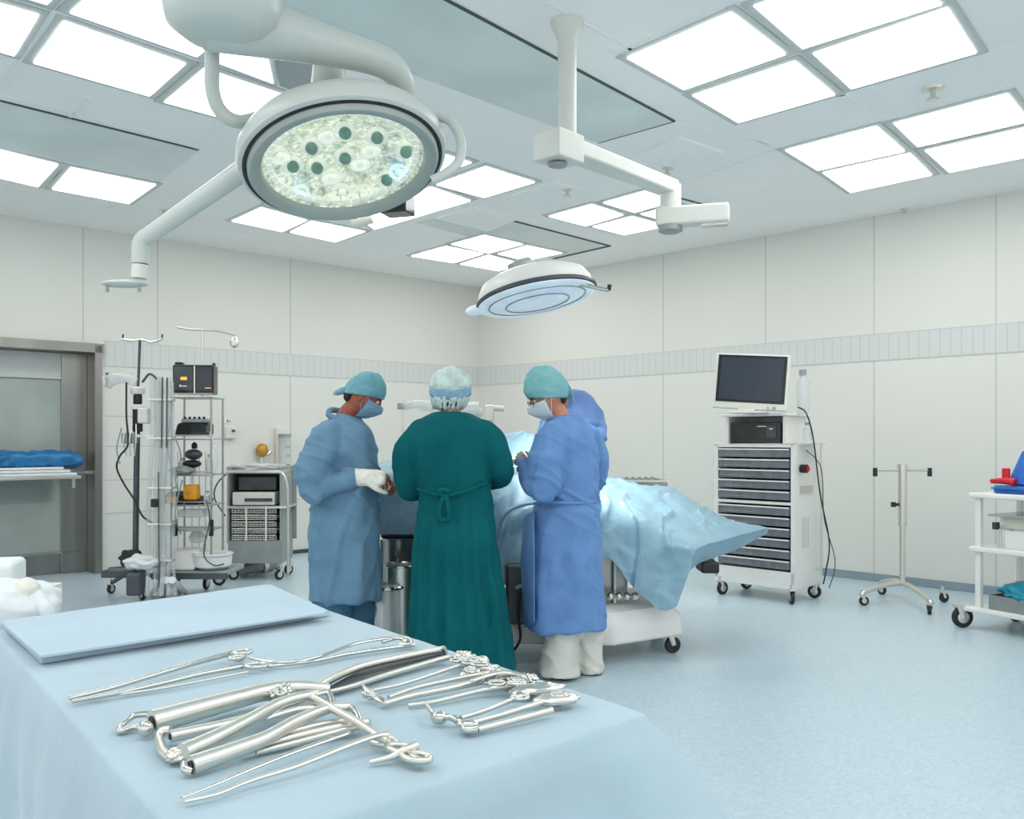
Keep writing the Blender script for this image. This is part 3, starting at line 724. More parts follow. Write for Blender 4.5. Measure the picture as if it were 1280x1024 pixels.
MB().tube(cr([(-.1,-.04,.025),(-.04,-.04,.03),(.03,-.04,.03),(.07,-.04,.02)], 4), [.018,.034], 14, flat=.8).build('bottle_body', M['red'], r, local=True)
MB().box((.0,-.03,.08), (.05,.03,.08)).build('spout', M['red'], r, bevel=.008, local=True)
r = thing('gauze_box', 'clear lidded box packed with pale yellow gauze on middle shelf', 'box', put(.42,.2,z2+.13), rzc)
lb(MB(), -.28,.34,-.16,.16,0,.09).build('contents', M['yellowgauze'], r, local=True, bevel=.02)
lb(MB(), -.29,.35,-.17,.17,-.0,.10).build('clear_box', M['plastic'], r, smooth=False, local=True, bevel=.004)
r = tag(MB().box((put(.44,.2,z2+.065)), (.56,.32,.13), Rz(rzc)).build('carton', M['white'], smooth=False, bevel=.004), 'plain white carton under the yellow gauze box on right trolley', 'carton')
r = thing('clamp_tool', 'small dark metal clamp lying on middle shelf of right trolley', 'clamp', put(.12,.05,z2), rzc)
MB().tube([(-.04,0,.15),(.1,0,.13)], .012).box((-.03,0,.15),(.03,.04,.05)).build('jaw', M['dgrey'], r, local=True)
MB().tube([(0,0,0),(0,0,.15)], .008).build('stem', M['satin'], r, local=True)
r = thing('wire_tray', 'grey metal tray holding teal packs and gauze on bottom shelf', 'tray', put(.5,.2,z1), rzc)
tray(r, .85, .42, .1, M['wirem'])
def lump(name, c, rad, m, label, cat, seed, group=None, amp=.3, parent=None):
    rnd = V((seed*3.1, seed*1.7, 0))
    def f(u, p):
        return p*(1+amp*noise.noise(u*1.8+rnd)+amp*.3*noise.noise(u*4+rnd)+amp*.35*max(0, 1-4*abs(noise.noise(u*2.4+rnd*2))))
    o = MB().ball(c, rad, 56, 36, fn=f).build(name, m, parent, angle=180)
    if label: tag(o, label, cat, group)
    return o
lump('gauze_pack', put(.55,.1,z1+.05), (.26,.12,.05), M['yellowgauze'], 'crumpled pale yellow gauze pack in lower tray of right trolley', 'gauze', 3)
lump('teal_bundle', put(.3,.2,z1+.13), (.22,.16,.07), M['teal'], 'flat crumpled teal wrapped bundle on lower shelf', 'bundle', 5)
lump('teal_bundle', put(.68,.25,z1+.25), (.15,.15,.13), M['teal'], 'taller teal wrapped bundle at far right of lower shelf', 'bundle', 8)

tag(MB().box(put(.33,.42,z1+.13), (.2,.02,.24), Rz(rzc)).build('paper_sheet', M['paper'], smooth=False), 'upright white card at back of lower shelf on right trolley', 'card')
# ------------------------------------------------------------ left equipment
def pole_t(root, px, ytop, ybot, Y, r=.012, m='satin', name='pole'):
    return MB().tube([W(px,ytop,Y), W(px,ybot,Y)], r, 12).build(name, M[m], root)
Y1 = 7.35
root = thing('infusion_stand', 'tall drip stand with dark infusion pumps and cables left of clear tubes', 'drip stand', V((W(172,700,Y1).x, Y1, 0)))
MB().tube([W(175,424,Y1), W(172,500,Y1)], .011, 12).build('upper_pole', M['dgrey'], root)
MB().tube([W(172,500,Y1), W(169,715,Y1)], .024, 14).build('pole', M['dgrey'], root)
MB().tube(cr([W(152,424,Y1),W(165,426,Y1),W(178,425,Y1),W(190,428,Y1),W(203,423,Y1)],4), .011, 10).build('crossbar', M['satin'], root)
for px in (153, 202): MB().tube([W(px,425,Y1), W(px+1,418,Y1)], .008).build('hook', M['dgrey'], root)
for y0, y1, rr, m in ((493,506,.035,'black'),(511,540,.04,'black'),(506,512,.05,'white'),(484,493,.055,'offwhite')):
    p = W(174,y1,Y1); MB().lathe([(rr*.9,0),(rr,.01),(rr,(y1-y0)*Y1/FP-.01),(rr*.8,(y1-y0)*Y1/FP)], 18, p-V((0,.03,0))).build('pump_housing', M[m], root)
MB().box(W(183,520,Y1)+V((0,-.04,0)), (.09,.08,.13)).build('pump', M['offwhite'], root, smooth=False, bevel=.015)
MB().box(W(165,548,Y1)+V((0,-.04,0)), (.12,.08,.09)).build('pump', M['grey'], root, smooth=False, bevel=.015)
MB().box(W(178,545,Y1)+V((.02,-.05,0)), (.22,.03,.025)).build('side_clamp', M['satin'], root, smooth=False, bevel=.004)
# bag wrapped arm
def f(u, p): return p*(1+.25*noise.noise(u*3))
MB().tube([V(p) for p in cr([W(133,478,Y1),W(145,473,Y1),W(158,474,Y1),W(172,478,Y1)],5)], [.06,.035], 12).build('covered_arm', M['plastic'], root, disp=.03, dsize=.05)
MB().tube([W(134,466,Y1),W(133,484,Y1)], .012).build('arm_end', M['dgrey'], root)
MB().tube([V(p) for p in cr([W(158,478,Y1-.1),W(158,520,Y1-.1),W(160,555,Y1-.1),W(150,570,Y1-.1),W(146,585,Y1-.1),W(155,605,Y1-.1),W(168,625,Y1-.1),W(178,645,Y1-.1),W(192,655,Y1-.1)],8)], .008, 8).build('cable', M['black'], root)
MB().tube([V(p) for p in cr([W(152,535,Y1-.1),W(146,560,Y1-.1),W(150,580,Y1-.1)],8)], .006, 8).build('cable', M['grey'], root)
for k in range(3):
    MB().tube([V(p) for p in cr([W(160+5*k,530,Y1-.08),W(154+8*k,550,Y1-.12),W(158+5*k,570,Y1-.08)],6)], .006, 8).build('cable', M['satin'], root)
MB().box(W(155,716,Y1), (.3,.2,.06)).build('base_block', M['dgrey'], root, smooth=False, bevel=.012)
f1 = flr(137,737); 
for px, py in ((139,742),(178,750),(205,738)):
    q = flr(px,py); MB().tube([W(168,712,Y1), V((q.x,q.y,.09))], .018).build('leg', M['dgrey'], root); caster(root, q.x, q.y, .04, .4+px)
MB().box(W(170,730,Y1-.25), (.12,.12,.18)).build('pedal_box', M['dgrey'], root, smooth=False, bevel=.02)
lump('pedal_cover', W(164,698,Y1-.1), (.09,.05,.07), M['black'], None, None, 4, parent=root)
lump('wrapped_base', W(176,703,Y1-.18), (.13,.08,.06), M['paper'], None, None, 6, parent=root)
# clear tube column
Y2 = 7.2
root = thing('tube_column', 'upright bundle of clear plastic tubes reaching the floor', 'tubing', V((W(203,745,Y2).x, Y2, 0)))
for i, (a, b, rr) in enumerate([(190,186,.02),(196,194,.018),(201,199,.022),(206,204,.017),(211,210,.022),(215,216,.016),(199,206,.012),(209,201,.012)]):
    dy = .03*((i*7) % 3)
    top = 470+(i*5) % 9
    pts = cr([W(a,top,Y2+dy), W(a+1,540,Y2+dy), W((a+b)/2+((i % 3)-1)*2,620,Y2+dy), W(b,690,Y2+dy), W(b+((i % 3)-1)*3,745,Y2-.1+dy)], 5)
    pts = [V(p) for p in pts]; 
    for p in pts: p.z = max(p.z, .03)
    MB().tube(pts, rr, 10).build('tube', M['tube'], root)
for y in (500, 548, 610, 655, 700): MB().box(W(202,y,Y2+.03), (.2,.1,.016)).build('tube_clip', M['satin'], root, smooth=False, bevel=.004)
for px in (203, 209): MB().tube([W(px,472,Y2-.02), W(px-1,560,Y2-.02)], .006).build('inner_rod', M['dgrey'], root)
MB().tube([W(198,590,Y2-.04), W(199,735,Y2-.04)], .005).build('inner_rod', M['dgrey'], root)
MB().tube([V(p) for p in cr([W(178,478,Y2),W(186,468,Y2),W(192,470,Y2),W(196,474,Y2)],5)], .01).build('top_hook', M['dgrey'], root)
MB().box(W(193,629,Y2-.05), (.05,.04,.07)).build('junction', M['black'], root, smooth=False, bevel=.01)
for a, b in ((215,232),(205,190),(208,225)):
    q0, q1 = W(a,725,Y2-.05), flr(b,744); MB().tube([q0, V((q1.x,q1.y,.02))], [.03,.018], 10).build('foot', M['paper'], root)
# equipment rack
Yr = 7.45; xr = W(242,700,Yr).x
root = thing('equipment_rack', 'narrow open wire rack of shelves crowded with devices on wheeled base', 'rack', V((xr, Yr, 0)))
for px in (214, 264):
    for dy in (0, .3):
        MB().tube([W(px,497,Yr)+V((0,dy,0)), W(px,716,Yr)+V((0,dy,0))], .009, 10).build('post', M['wirem'], root)
for y in (497, 549, 594, 632, 663):
    a, b = W(213,y,Yr), W(266,y,Yr); w_ = b.x-a.x
    mb = MB(); c = (a+b)/2+V((0,.15,0)); mb.box(c, (w_, .32, .008))
    mb.tube([a+V((0,-.01,.03)), b+V((0,-.01,.03))], .006); mb.tube([a+V((0,-.01,0)), b+V((0,-.01,0))], .008)
    mb.build('shelf', M['wirem'], root, smooth=False)
mb = MB()
for px in (222, 231, 240, 249, 257): mb.tube([W(px,565,Yr+.3), W(px,700,Yr+.3)], .004, 6)
mb.build('back_wires', M['wirem'], root)
a, b = W(196,716,Yr), W(290,714,Yr)
MB().box((a+b)/2+V((0,.12,0)), (b.x-a.x,.45,.035)).build('base_deck', M['grey'], root, smooth=False, bevel=.01)
MB().box((a+b)/2+V((0,-.11,-.02)), (b.x-a.x,.02,.05)).build('base_rail', M['dgrey'], root, smooth=False, bevel=.004)
for px, py in ((258,737),(274,732),(205,745),(222,728)):
    q = flr(px,py); caster(root, q.x, q.y, .058, px*.7, h=.18, hub='satin')
MB().tube([W(253,411,Yr+.15), W(253,497,Yr+.15)], .011).build('drip_pole', M['satin'], root)
MB().tube([V(p) for p in cr([W(222,409,Yr+.15),W(240,412,Yr+.15),W(253,412,Yr+.15),W(275,414,Yr+.15),W(294,419,Yr+.15)],4)], .011).build('drip_crossbar', M['satin'], root)
MB().lathe([(.005,-.1),(.035,-.08),(.04,-.05),(.03,-.02),(.015,0)], 18, W(293,421,Yr+.15)).build('hanging_weight', M['satin'], root)
for px in (219, 264): MB().box(W(px,660,Yr-.03), (.035,.04,.14)).build('rubber_stop', M['black'], root, smooth=False, bevel=.01)
lump('wire_bundle', W(228,588,Yr), (.1,.08,.035), M['grey'], None, None, 11, parent=root)
# devices on the rack
def onshelf(px, y, Y=Yr+.12): return W(px, y, Y)
p = W(244,498,Yr+.1); s_ = (Yr+.1)/FP
r = thing('patient_monitor', 'dark two-part monitor with glowing amber digits on top of rack', 'monitor', V((p.x,p.y,W(244,497,Yr).z+.03)), .1)
lb(MB(), -.17,.17,-.07,.09,0,.25).build('casing', M['blackgl'], r, smooth=False, bevel=.012, local=True)
lb(MB(), -.155,.0,-.076,-.07,.03,.23).build('left_screen', M['dgrey'], r, smooth=False, bevel=.003, local=True)
lb(MB(), .025,.155,-.076,-.07,.03,.22).build('right_screen', M['screen'], r, smooth=False, bevel=.003, local=True)
lb(MB(), .008,.018,-.078,-.07,.01,.24).build('divider', M['satin'], r, smooth=False, local=True)
lb(MB(), -.10,-.05,-.080,-.075,.12,.145).build('digits', M['amberlit'], r, smooth=False, local=True)
mb = MB(); lb(mb, -.11,-.095,-.080,-.075,.06,.08); lb(mb, -.09,-.05,-.080,-.075,.063,.072); mb.build('readout', M['white'], r, smooth=False, local=True)
lb(MB(), .1,.15,-.080,-.075,.05,.055).build('indicator', M['amberlit'], r, smooth=False, local=True)
lb(MB(), -.16,-.1,-.04,.05,.25,.275).build('top_handle', M['black'], r, smooth=False, bevel=.006, local=True)
lb(MB(), .15,.165,-.03,.03,.25,.27).build('stud', M['black'], r, smooth=False, local=True)
p = W(243,543,Yr+.08)
r = thing('anaesthesia_module', 'rounded black console with buttons on second shelf of the rack', 'console', V((p.x,p.y,W(243,549,Yr).z+.03)), .05)
mb = MB(); mb.hexa([(-.15,-.08,0),(.14,-.08,0),(.14,.1,0),(-.15,.1,0)], [(-.13,-.05,.11),(.14,-.05,.11),(.14,.1,.11),(-.13,.1,.11)]); mb.build('casing', M['blackgl'], r, smooth=False, bevel=.025, local=True)
lb(MB(), -.10,.12,-.04,.08,.11,.145).build('top_deck', M['grey'], r, smooth=False, bevel=.01, local=True)
mb = MB()
for i in range(5): mb.ball((-.07+.04*i,-.03,.15), .013, 10, 6)
mb.build('buttons', M['black'], r, local=True)
p = W(243,590,Yr+.1)
r = thing('gas_regulator', 'two stacked dark round valve heads on the middle shelf of rack', 'regulator', V((p.x,p.y,W(243,594,Yr).z+.004)))
z0 = r.location.z
MB().tube([(0,0,0),(0,0,.26)], .02).build('stem', M['satin'], r, local=True)
MB().ball((.0,-.02,.17), (.075,.05,.045), 20, 12).build('upper_valve', M['dgrey'], r, local=True)
MB().ball((-.01,-.03,.09), (.08,.06,.035), 20, 12).build('lower_valve', M['black'], r, local=True)
MB().ball((.0,.0,.24), (.025,.025,.035), 14, 10).build('top_knob', M['black'], r, local=True)
p = W(240,628,Yr+.05)
r = thing('vaporizer', 'bright orange vaporizer block on the fourth shelf of rack', 'vaporizer', V((p.x,p.y,W(240,632,Yr).z+.004)))
lb(MB(), -.06,.06,-.05,.05,.04,.17).build('body', M['orange'], r, smooth=False, bevel=.02, local=True)
MB().tube([(0,0,.17),(0,0,.28)], .014).build('stem', M['satin'], r, local=True)
lb(MB(), -.05,.05,-.04,.04,.0,.045).build('base', M['black'], r, smooth=False, bevel=.008, local=True)
MB().tube([(-.02,-.055,.10),(-.02,-.045,.10)], .022).build('dial', M['amber'], r, local=True)
p = W(214,632,Yr-.1)
tag(MB().box(W(214,630,Yr-.02)+V((0,0,.03)), (.10,.08,.05)).build('yellow_clip', M['orange'], smooth=False, bevel=.012), 'small yellow clip at left end of the fourth rack shelf', 'clip')
lump('dark_bundle', W(220,625,Yr+.15)+V((0,0,.02)), (.09,.07,.05), M['dgrey'], 'dark rubber hose bundle beside the orange vaporizer', 'hose', 9)
lump('dark_bundle', W(255,628,Yr+.15)+V((0,0,.02)), (.07,.07,.035), M['dgrey'], 'small grey coil of hose right of the orange vaporizer', 'hose', 10)
p = W(242,660,Yr+.15)
r = thing('glass_jar_tray', 'shallow clear tray hanging under the fourth rack shelf', 'tray', V((p.x,p.y,W(242,648,Yr).z)))
lb(MB(), -.1,.11,-.1,.1,0,.07).build('tray_body', M['plastic'], r, smooth=False, bevel=.015, local=True)
zd = ((a+b)/2).z+.018
p = W(235,712,Yr+.1)
tag(MB().hexa([V((p.x-.14,p.y-.16,zd)),V((p.x+.12,p.y-.16,zd)),V((p.x+.12,p.y+.16,zd)),V((p.x-.14,p.y+.16,zd))],[V((p.x-.14,p.y-.06,zd+.16)),V((p.x+.10,p.y-.06,zd+.17)),V((p.x+.10,p.y+.14,zd+.17)),V((p.x-.14,p.y+.14,zd+.16))]).build('suction_unit', M['white'], smooth=False, bevel=.03), 'smooth white sloping unit on the wheeled base of rack', 'suction unit')
p = W(266,712,Yr+.05)
r = thing('white_basin', 'round white basin on right end of the rack base', 'basin', V((p.x,p.y,zd)))
MB().lathe([(.10,0),(.15,.03),(.16,.10),(.15,.13),(.12,.13),(.11,.06),(.01,.04)], 32, (0,0,0)).build('bowl', M['paper'], r, local=True)
MB().tube([(.16*math.cos(t),.16*math.sin(t),.13) for t in [2*PI*i/32 for i in range(32)]], .01, 8, closed=True).build('rim', M['offwhite'], r, local=True)
MB().tube([V(q) for q in cr([W(258,625,Yr-.1),W(262,650,Yr-.12),W(256,680,Yr-.15),W(256,697,Yr-.15),W(268,707,Yr-.15),W(280,705,Yr-.12)],8)], .006, 8).build('hose', M['dgrey'], r)
bottle(V((W(222,594,Yr).x,Yr+.12,W(222,594,Yr).z+.004)), .14, .035, 'small clear bottle at left of the middle rack shelf')
bottle(V((W(257,594,Yr).x,Yr+.1,W(257,594,Yr).z+.004)), .17, .03, 'slim clear bottle right of the dark valve heads on rack')
bottle(V((W(258,632,Yr).x,Yr+.02,W(258,632,Yr).z+.004)), .12, .03, 'clear bottle at right end of the fourth rack shelf')
r = thing('glass_flask', 'clear flask hanging low between the rack posts', 'flask', V((W(236,690,Yr).x,Yr+.2,W(0,694,Yr).z)))
r.location.z = W(0,663,Yr).z-.13; ROOTM[r.name] = Matrix.Translation(V(r.location))
MB().lathe([(.03,0),(.06,.01),(.07,.05),(.05,.09),(.02,.11),(.02,.13)], 24, (0,0,0)).build('flask_body', M['plastic'], r, local=True)
MB().tube([V((0,0,.12)), V((0,0,.135))], .024).build('stopper', M['grey'], r, local=True)
for i, (a_, b_, c_) in enumerate([((216,505),(210,560),(222,612)),((262,540),(272,575),(262,606)),((228,600),(219,640),(226,668)),((250,640),(262,660),(250,690)),((218,545),(226,570),(219,600))]):
    MB().tube([V(p) for p in cr([W(a_[0],a_[1],Yr-.04),W(b_[0],b_[1],Yr-.1),W(c_[0],c_[1],Yr-.04)],8)], .005 if i % 2 else .007, 8).build('hose_loop', M['tube' if i % 2 else 'grey'], root)
# grey hose trunk on the floor at the right of the rack
r = thing('floor_hose', 'thick grey corrugated hose lying on floor between rack and wire cart', 'hose', flr(310,727))
MB().tube([V(q) for q in cr([V(flr(283,722))+V((0,0,.07)),V(flr(300,722))+V((0,0,.07)),V(flr(325,716))+V((0,0,.06)),V(flr(340,713))+V((0,0,.06))],6)], [.05,.06], 16).build('hose_body', M['grey'], r)
MB().tube([V(flr(325,716))+V((0,0,.06)),V(flr(330,715))+V((0,0,.06))], .072, 16).build('hose_collar', M['satin'], r)
q = flr(347,712); caster(r, q.x, q.y, .05, .3)
# ------------------------------------------------------------ wire cart
Yc = 8.35
A = W(284,690,Yc); B = W(362,690,Yc+.1)
root = thing('basket_cart', 'grey metal cart with wire baskets against the left wall', 'cart', V(((A.x+B.x)/2, Yc, 0)))
x0, x1 = A.x, B.x; hh = W(300,590,Yc).z
mb = MB(); mb.box(((x0+x1)/2,Yc+.42,(hh+.3)/2+.05), (x1-x0-.02,.02,hh-.3)); mb.box((x0+.01,Yc+.2,(hh+.3)/2+.05), (.02,.42,hh-.3)); mb.box((x1-.06,Yc+.2,(hh+.3)/2+.05), (.015,.42,hh-.3))
mb.build('cabinet_shell', M['grey'], root, smooth=False, bevel=.004)
zb_ = W(300,676,Yc).z
MB().box(((x0+x1)/2-.02,Yc+.21,(zb_+.16)/2), (x1-x0-.06,.44,zb_-.16)).build('lower_panel', M['grey'], root, smooth=False, bevel=.005)
MB().box(((x0+x1)/2-.03,Yc+.21,hh), (x1-x0-.04,.46,.03)).build('top_panel', M['satin'], root, smooth=False, bevel=.008)
zs_ = [zb_+.01+(W(300,634,Yc).z-zb_)*i/5 for i in range(6)]
for i, z in enumerate(zs_[:-1]):
    mb = MB(); dz = zs_[1]-zs_[0]
    xa, xb = x0+.05, x1-.1
    for t in range(3): mb.tube([(xa,Yc-.01,z+dz*.3*t),(xb,Yc-.01,z+dz*.3*t)], .004, 6)
    for t in range(15): x = xa+(xb-xa)*t/14; mb.tube([(x,Yc-.01,z),(x,Yc-.01,z+dz*.62)], .003, 6); mb.tube([(x,Yc-.01,z),(x,Yc+.4,z)], .003, 6)
    mb.tube([(xa,Yc-.01,z+dz*.62),(xb,Yc-.01,z+dz*.62)], .006, 6)
    mb.build('wire_basket', M['satin'], root)
    lump('basket_contents', V(((xa+xb)/2,Yc+.17,z+dz*.36)), ((xb-xa)*.48,.15,dz*.3), M['clothdark'] if i % 2 else M['dgrey'], None, None, 20+i, parent=root, amp=.4)
for t in (.33, .66): MB().box((x0+(x1-x0)*t,Yc-.02,(zb_+zs_[-1])/2), (.014,.01,zs_[-1]-zb_)).build('divider_bar', M['white'], root, smooth=False)
zq = W(300,634,Yc).z
MB().box(((x0+x1)/2,Yc+.2,zq), (x1-x0,.44,.02)).build('shelf', M['satin'], root, smooth=False)
MB().box(((x0+x1)/2-.03,Yc+.1,zq+.08), (x1-x0-.17,.24,.12)).build('white_drawer', M['offwhite'], root, smooth=False, bevel=.008)
MB().box(((x0+x1)/2+.02,Yc-.025,zq+.07), (.26,.012,.03)).build('drawer_grille', M['dgrey'], root, smooth=False)
MB().box(((x0+x1)/2-.02,Yc+.2,zq+.22), (x1-x0-.2,.25,.13)).build('upper_bin', M['dgrey'], root, smooth=False, bevel=.01)
MB().tube([V(q) for q in cr([(x1-.13,Yc,hh),(x1-.04,Yc,hh-.02),(x1,Yc,hh-.12),(x1+.01,Yc,hh-.3),(x1+.01,Yc,.06)],6)], .012, 10).build('side_rail', M['satin'], root)
MB().tube([V(q) for q in cr([(x0-.01,Yc,hh-.02),(x0-.1,Yc,hh-.12),(x0-.12,Yc,hh-.25),(x0-.02,Yc,hh-.42)],6)], .007, 8).build('side_hook', M['dgrey'], root)
for x in (x0+.05, x1-.08):
    for y in (Yc+.03, Yc+.38): caster(root, x, y, .05, x, h=.17)
p = V(((x0+x1)/2-.08,Yc+.2,hh+.04)); 
lump('plastic_bag', p+V((.03,0,.0)), (.25,.17,.035), M['plastic'], 'crumpled clear plastic sheet lying on top of the wire cart', 'plastic sheet', 33, amp=.35)
# wall fittings
def wallthing(name, label, cat, px, py):
    s = sL(px); z = CAMZ-(py-HZ)/FP*wallY(px, dL); p = LW(s, z, 0); return thing(name, label, cat, p, aL), nL
r, g = wallthing('wall_outlet', 'small white wall outlet with dark switch right of the rack', 'outlet', 286, 541)
MB().box((0,g*.03,0), (.12,.06,.13)).build('plate', M['offwhite'], r, smooth=False, bevel=.01, local=True)
MB().tube([(-.02,g*.06,.02),(-.02,g*.09,.02)], .015).build('switch', M['dgrey'], r, local=True)
r, g = wallthing('wall_sign', 'tiny white wall plate with pale red mark above the outlet', 'sign', 285, 526)
MB().box((0,g*.004,0), (.09,.008,.05)).build('plate', M['white'], r, smooth=False, local=True)
mb = MB(); mb.box((.012,g*.01,.0), (.012,.004,.03)); mb.box((-.015,g*.01,-.006), (.025,.004,.012)); mb.build('red_mark', M['red'], r, smooth=False, local=True)
r, g = wallthing('oxygen_flowmeter', 'amber and brass flowmeter on left wall above the wire cart', 'flowmeter', 324, 573)
MB().tube([(0,g*.06,-.08),(0,g*.06,.02)], .018).build('stem', M['satin'], r, local=True)
MB().ball((0,g*.07,.09), (.07,.06,.08), 14, 8).build('amber_body', M['amber'], r, local=True)
MB().tube([(-.06,g*.08,.04),(-.1,g*.08,.08)], .02).build('side_valve', M['chrome'], r, local=True)
MB().tube([(0,0,.05),(0,g*.06,.05)], .02).build('wall_pin', M['satin'], r, local=True)
r, g = wallthing('glass_cylinder', 'tall clear measuring cylinder on left wall next to person in grey-blue gown', 'cylinder', 351, 600)
MB().box((0,g*.03,.3), (.17,.06,.6)).build('back_plate', M['offwhite'], r, smooth=False, bevel=.008, local=True)
MB().tube([(0,g*.10,.0),(0,g*.10,.5)], .065, 20).build('cylinder_glass', M['plastic'], r, local=True)
MB().tube([(0,g*.10,.5),(0,g*.10,.53)], .07, 20).build('top_cap', M['grey'], r, local=True)
mb = MB()
for k in range(4): mb.box((0,g*.168,.08+.1*k), (.05,.004,.006))
mb.build('gradation', M['dgrey'], r, smooth=False, local=True)
# ------------------------------------------------------------ items at the steel door
cy = .26
zc = wz(50, 594, dL)
s0, s1 = sL(95), sL(-60)
r = thing('door_shelf', 'steel shelf with white sheets fixed inside the steel doorway', 'shelf', LW((s0+s1)/2, 0, .12), aL)
rm = rootmat(r)
def lwb(s0, s1, y0, y1, z0, z1):
    vs = [LW(s, z, y) for z in (z0, z1) for s, y in ((s0,y0),(s1,y0),(s1,y1),(s0,y1))]
    return MB().hexa(vs[:4], vs[4:])
yb0, yb1 = -.16, .34
s0 = sL(88)
lwb(s0, s1, yb0, yb1, zc-.03, zc).build('shelf_board', M['satin'], r, smooth=False, bevel=.005)
for s in (s0+.04, s1-.04): lwb(s-.015, s+.015, yb0, yb1-.1, zc-.12, zc-.03).build('bracket', M['satin'], r, smooth=False)
for i in range(3):
    tag(lwb(s0+.03+.05*i, s1, yb0+.02, yb1-.02-.03*i, zc+.028*i+.001, zc+.026+.028*i).build('folded_linen', M['paper'], smooth=False, bevel=.01),
        ['bottom folded white sheet of the stack on door shelf', 'middle folded white sheet of the stack on door shelf', 'top folded white sheet under the blue bundle'][i], 'linen', 'folded white sheets on the door shelf')
p = LW(sL(30), zc+.14, .08)
o = MB().box(p, (.95,.34,.12), Rz(aL)).build('blue_bundle', M['bluebag'], bevel=.035, smooth=True); q_ = o.modifiers.new('r','REMESH'); q_.mode = 'VOXEL'; q_.voxel_size = .014
bake(o, lambda p, n: .035*noise.noise(p*5)+.02*noise.noise(p*13)+(.02 if p.z > zc+.2 else 0)); tag(o, 'glossy blue wrapped bundle on white sheets in the steel doorway', 'bundle')
# white bundle on small side table lower left
q = W(-10, 735, 2.9)
zz = .62
r = thing('side_table', 'white-topped side table at far left behind the instrument table', 'table', V((W(-20,0,3.0).x,3.0,0)))
xa = W(-150,0,3.0).x; xb = W(22,0,3.0).x; zt = W(0,742,2.8).z-.06
MB().box(((xa+xb)/2,3.0,zt), (xb-xa,.6,.03)).build('tabletop', M['offwhite'], r, smooth=False, bevel=.006)
for x in (xa+.05, xb-.05):
    for y in (2.75,3.25): MB().tube([(x,y,0),(x,y,zt-.015)], .015).build('leg', M['satin'], r)
tag(MB().box(W(-8,718,3.1)+V((0,0,-.0)), (.17,.2,.1), Rz(.3)).build('wrapped_box', M['paper'], smooth=False, bevel=.02), 'white wrapped box behind the cloth heap at left edge', 'box')
r = thing('cloth_heap', 'white crumpled cloth heap with knotted end at left edge', 'cloth', V((W(15,0,2.8).x,2.8,zt+.015)))
lump('cloth_body', W(5,757,2.8), (.17,.14,.085), M['paper'], None, None, 41, parent=r, amp=.14)
lump('knot', W(34,738,2.76), (.038,.035,.04), M['glove'], None, None, 42, parent=r, amp=.1)
MB().tube([V(p) for p in cr([W(36,742,2.76),W(50,755,2.75),W(60,768,2.74),W(58,790,2.74)],6)], [.03,.02], 12).build('cloth_end', M['paper'], r, disp=.02, dsize=.05)
lump('cloth_fold', W(-10,745,2.85), (.12,.12,.05), M['paper'], None, None, 43, parent=r, amp=.12)
# ------------------------------------------------------------ instrument table
ZT = .95
F = T(810,890,ZT); B_ = T(335,737,ZT); L_ = T(-12,786,ZT); Q = T(248,1078,ZT)
root = thing('instrument_table', 'long instrument table hidden under a pale blue cloth in foreground', 'table', V((0, 1.4, 0)))
cen = (F+B_+L_+Q)/4
def inn(p, k, z): q = cen.lerp(p, k); return V((q.x, q.y, z))
MB().hexa([inn(p,.97,ZT-.035) for p in (F,B_,L_,Q)], [inn(p,.97,ZT-.009) for p in (F,B_,L_,Q)]).build('tabletop', M['steel'], root, smooth=False)
for p in (F,B_,L_,Q): MB().tube([inn(p,.86,0), inn(p,.86,ZT-.035)], .018).build('leg', M['steel'], root)
corners = [F, B_, L_, Q]; per = []
for i in range(4):
    a, b = corners[i], corners[(i+1) % 4]
    nseg = max(12, int((b-a).length/.014))
    for j in range(nseg): per.append(a.lerp(b, j/nseg))
npz = len(per); acc = [0]
for i in range(npz): acc.append(acc[-1]+(per[(i+1) % npz]-per[i]).length)
cd = [min((p-c).length for c in corners) for p in per]
def nrm(i):
    t = (per[(i+6) % npz]-per[(i-6) % npz]); n = V((-t.y, t.x, 0)).normalized()
    return n if n.dot(per[i]-cen) > 0 else -n
NR = [nrm(i) for i in range(npz)]
rows = []
for k in (.05,.15,.25,.35,.45,.55,.65,.72,.79,.85,.90,.94,.965,.985):
    row = []
    for p in per:
        q = cen.lerp(p, k); row.append(V((q.x, q.y, ZT-.004+.0012*noise.noise(q*9)+.0007*noise.noise(q*25))))
    rows.append(row)
for r_, dz in ((.996,-.003),(1.0,-.010)):
    rows.append([V((cen.lerp(p,r_).x, cen.lerp(p,r_).y, ZT-.004+dz)) for p in per])
for k in range(1, 27):
    drop = .72*(k/26)**1.2; row = []
    for i, p in enumerate(per):
        s = acc[i]; c = math.exp(-(cd[i]/.11)**2)
        fold = .020*math.sin(s*15+1.2*math.sin(s*4.1))+.009*math.sin(s*41+2)
        off = .006+.10*drop+fold*min(1, drop*2.2)+c*.30*(1-math.exp(-drop*2.6))+.012*noise.noise(V((s*6, drop*7, 3)))*min(1, drop*4)
        z = ZT-.014-drop+c*.03*drop
        q = p+NR[i]*off; row.append(V((q.x, q.y, z)))
    rows.append(row)
mb = MB(); mb.grid(rows, wrap=True)
mb.f.append(tuple(range(npz)))
tag(mb.build('tablecloth', M['cloth'], solid=.003, angle=80), 'pale blue cloth covering the foreground instrument table, hanging in folds', 'tablecloth')
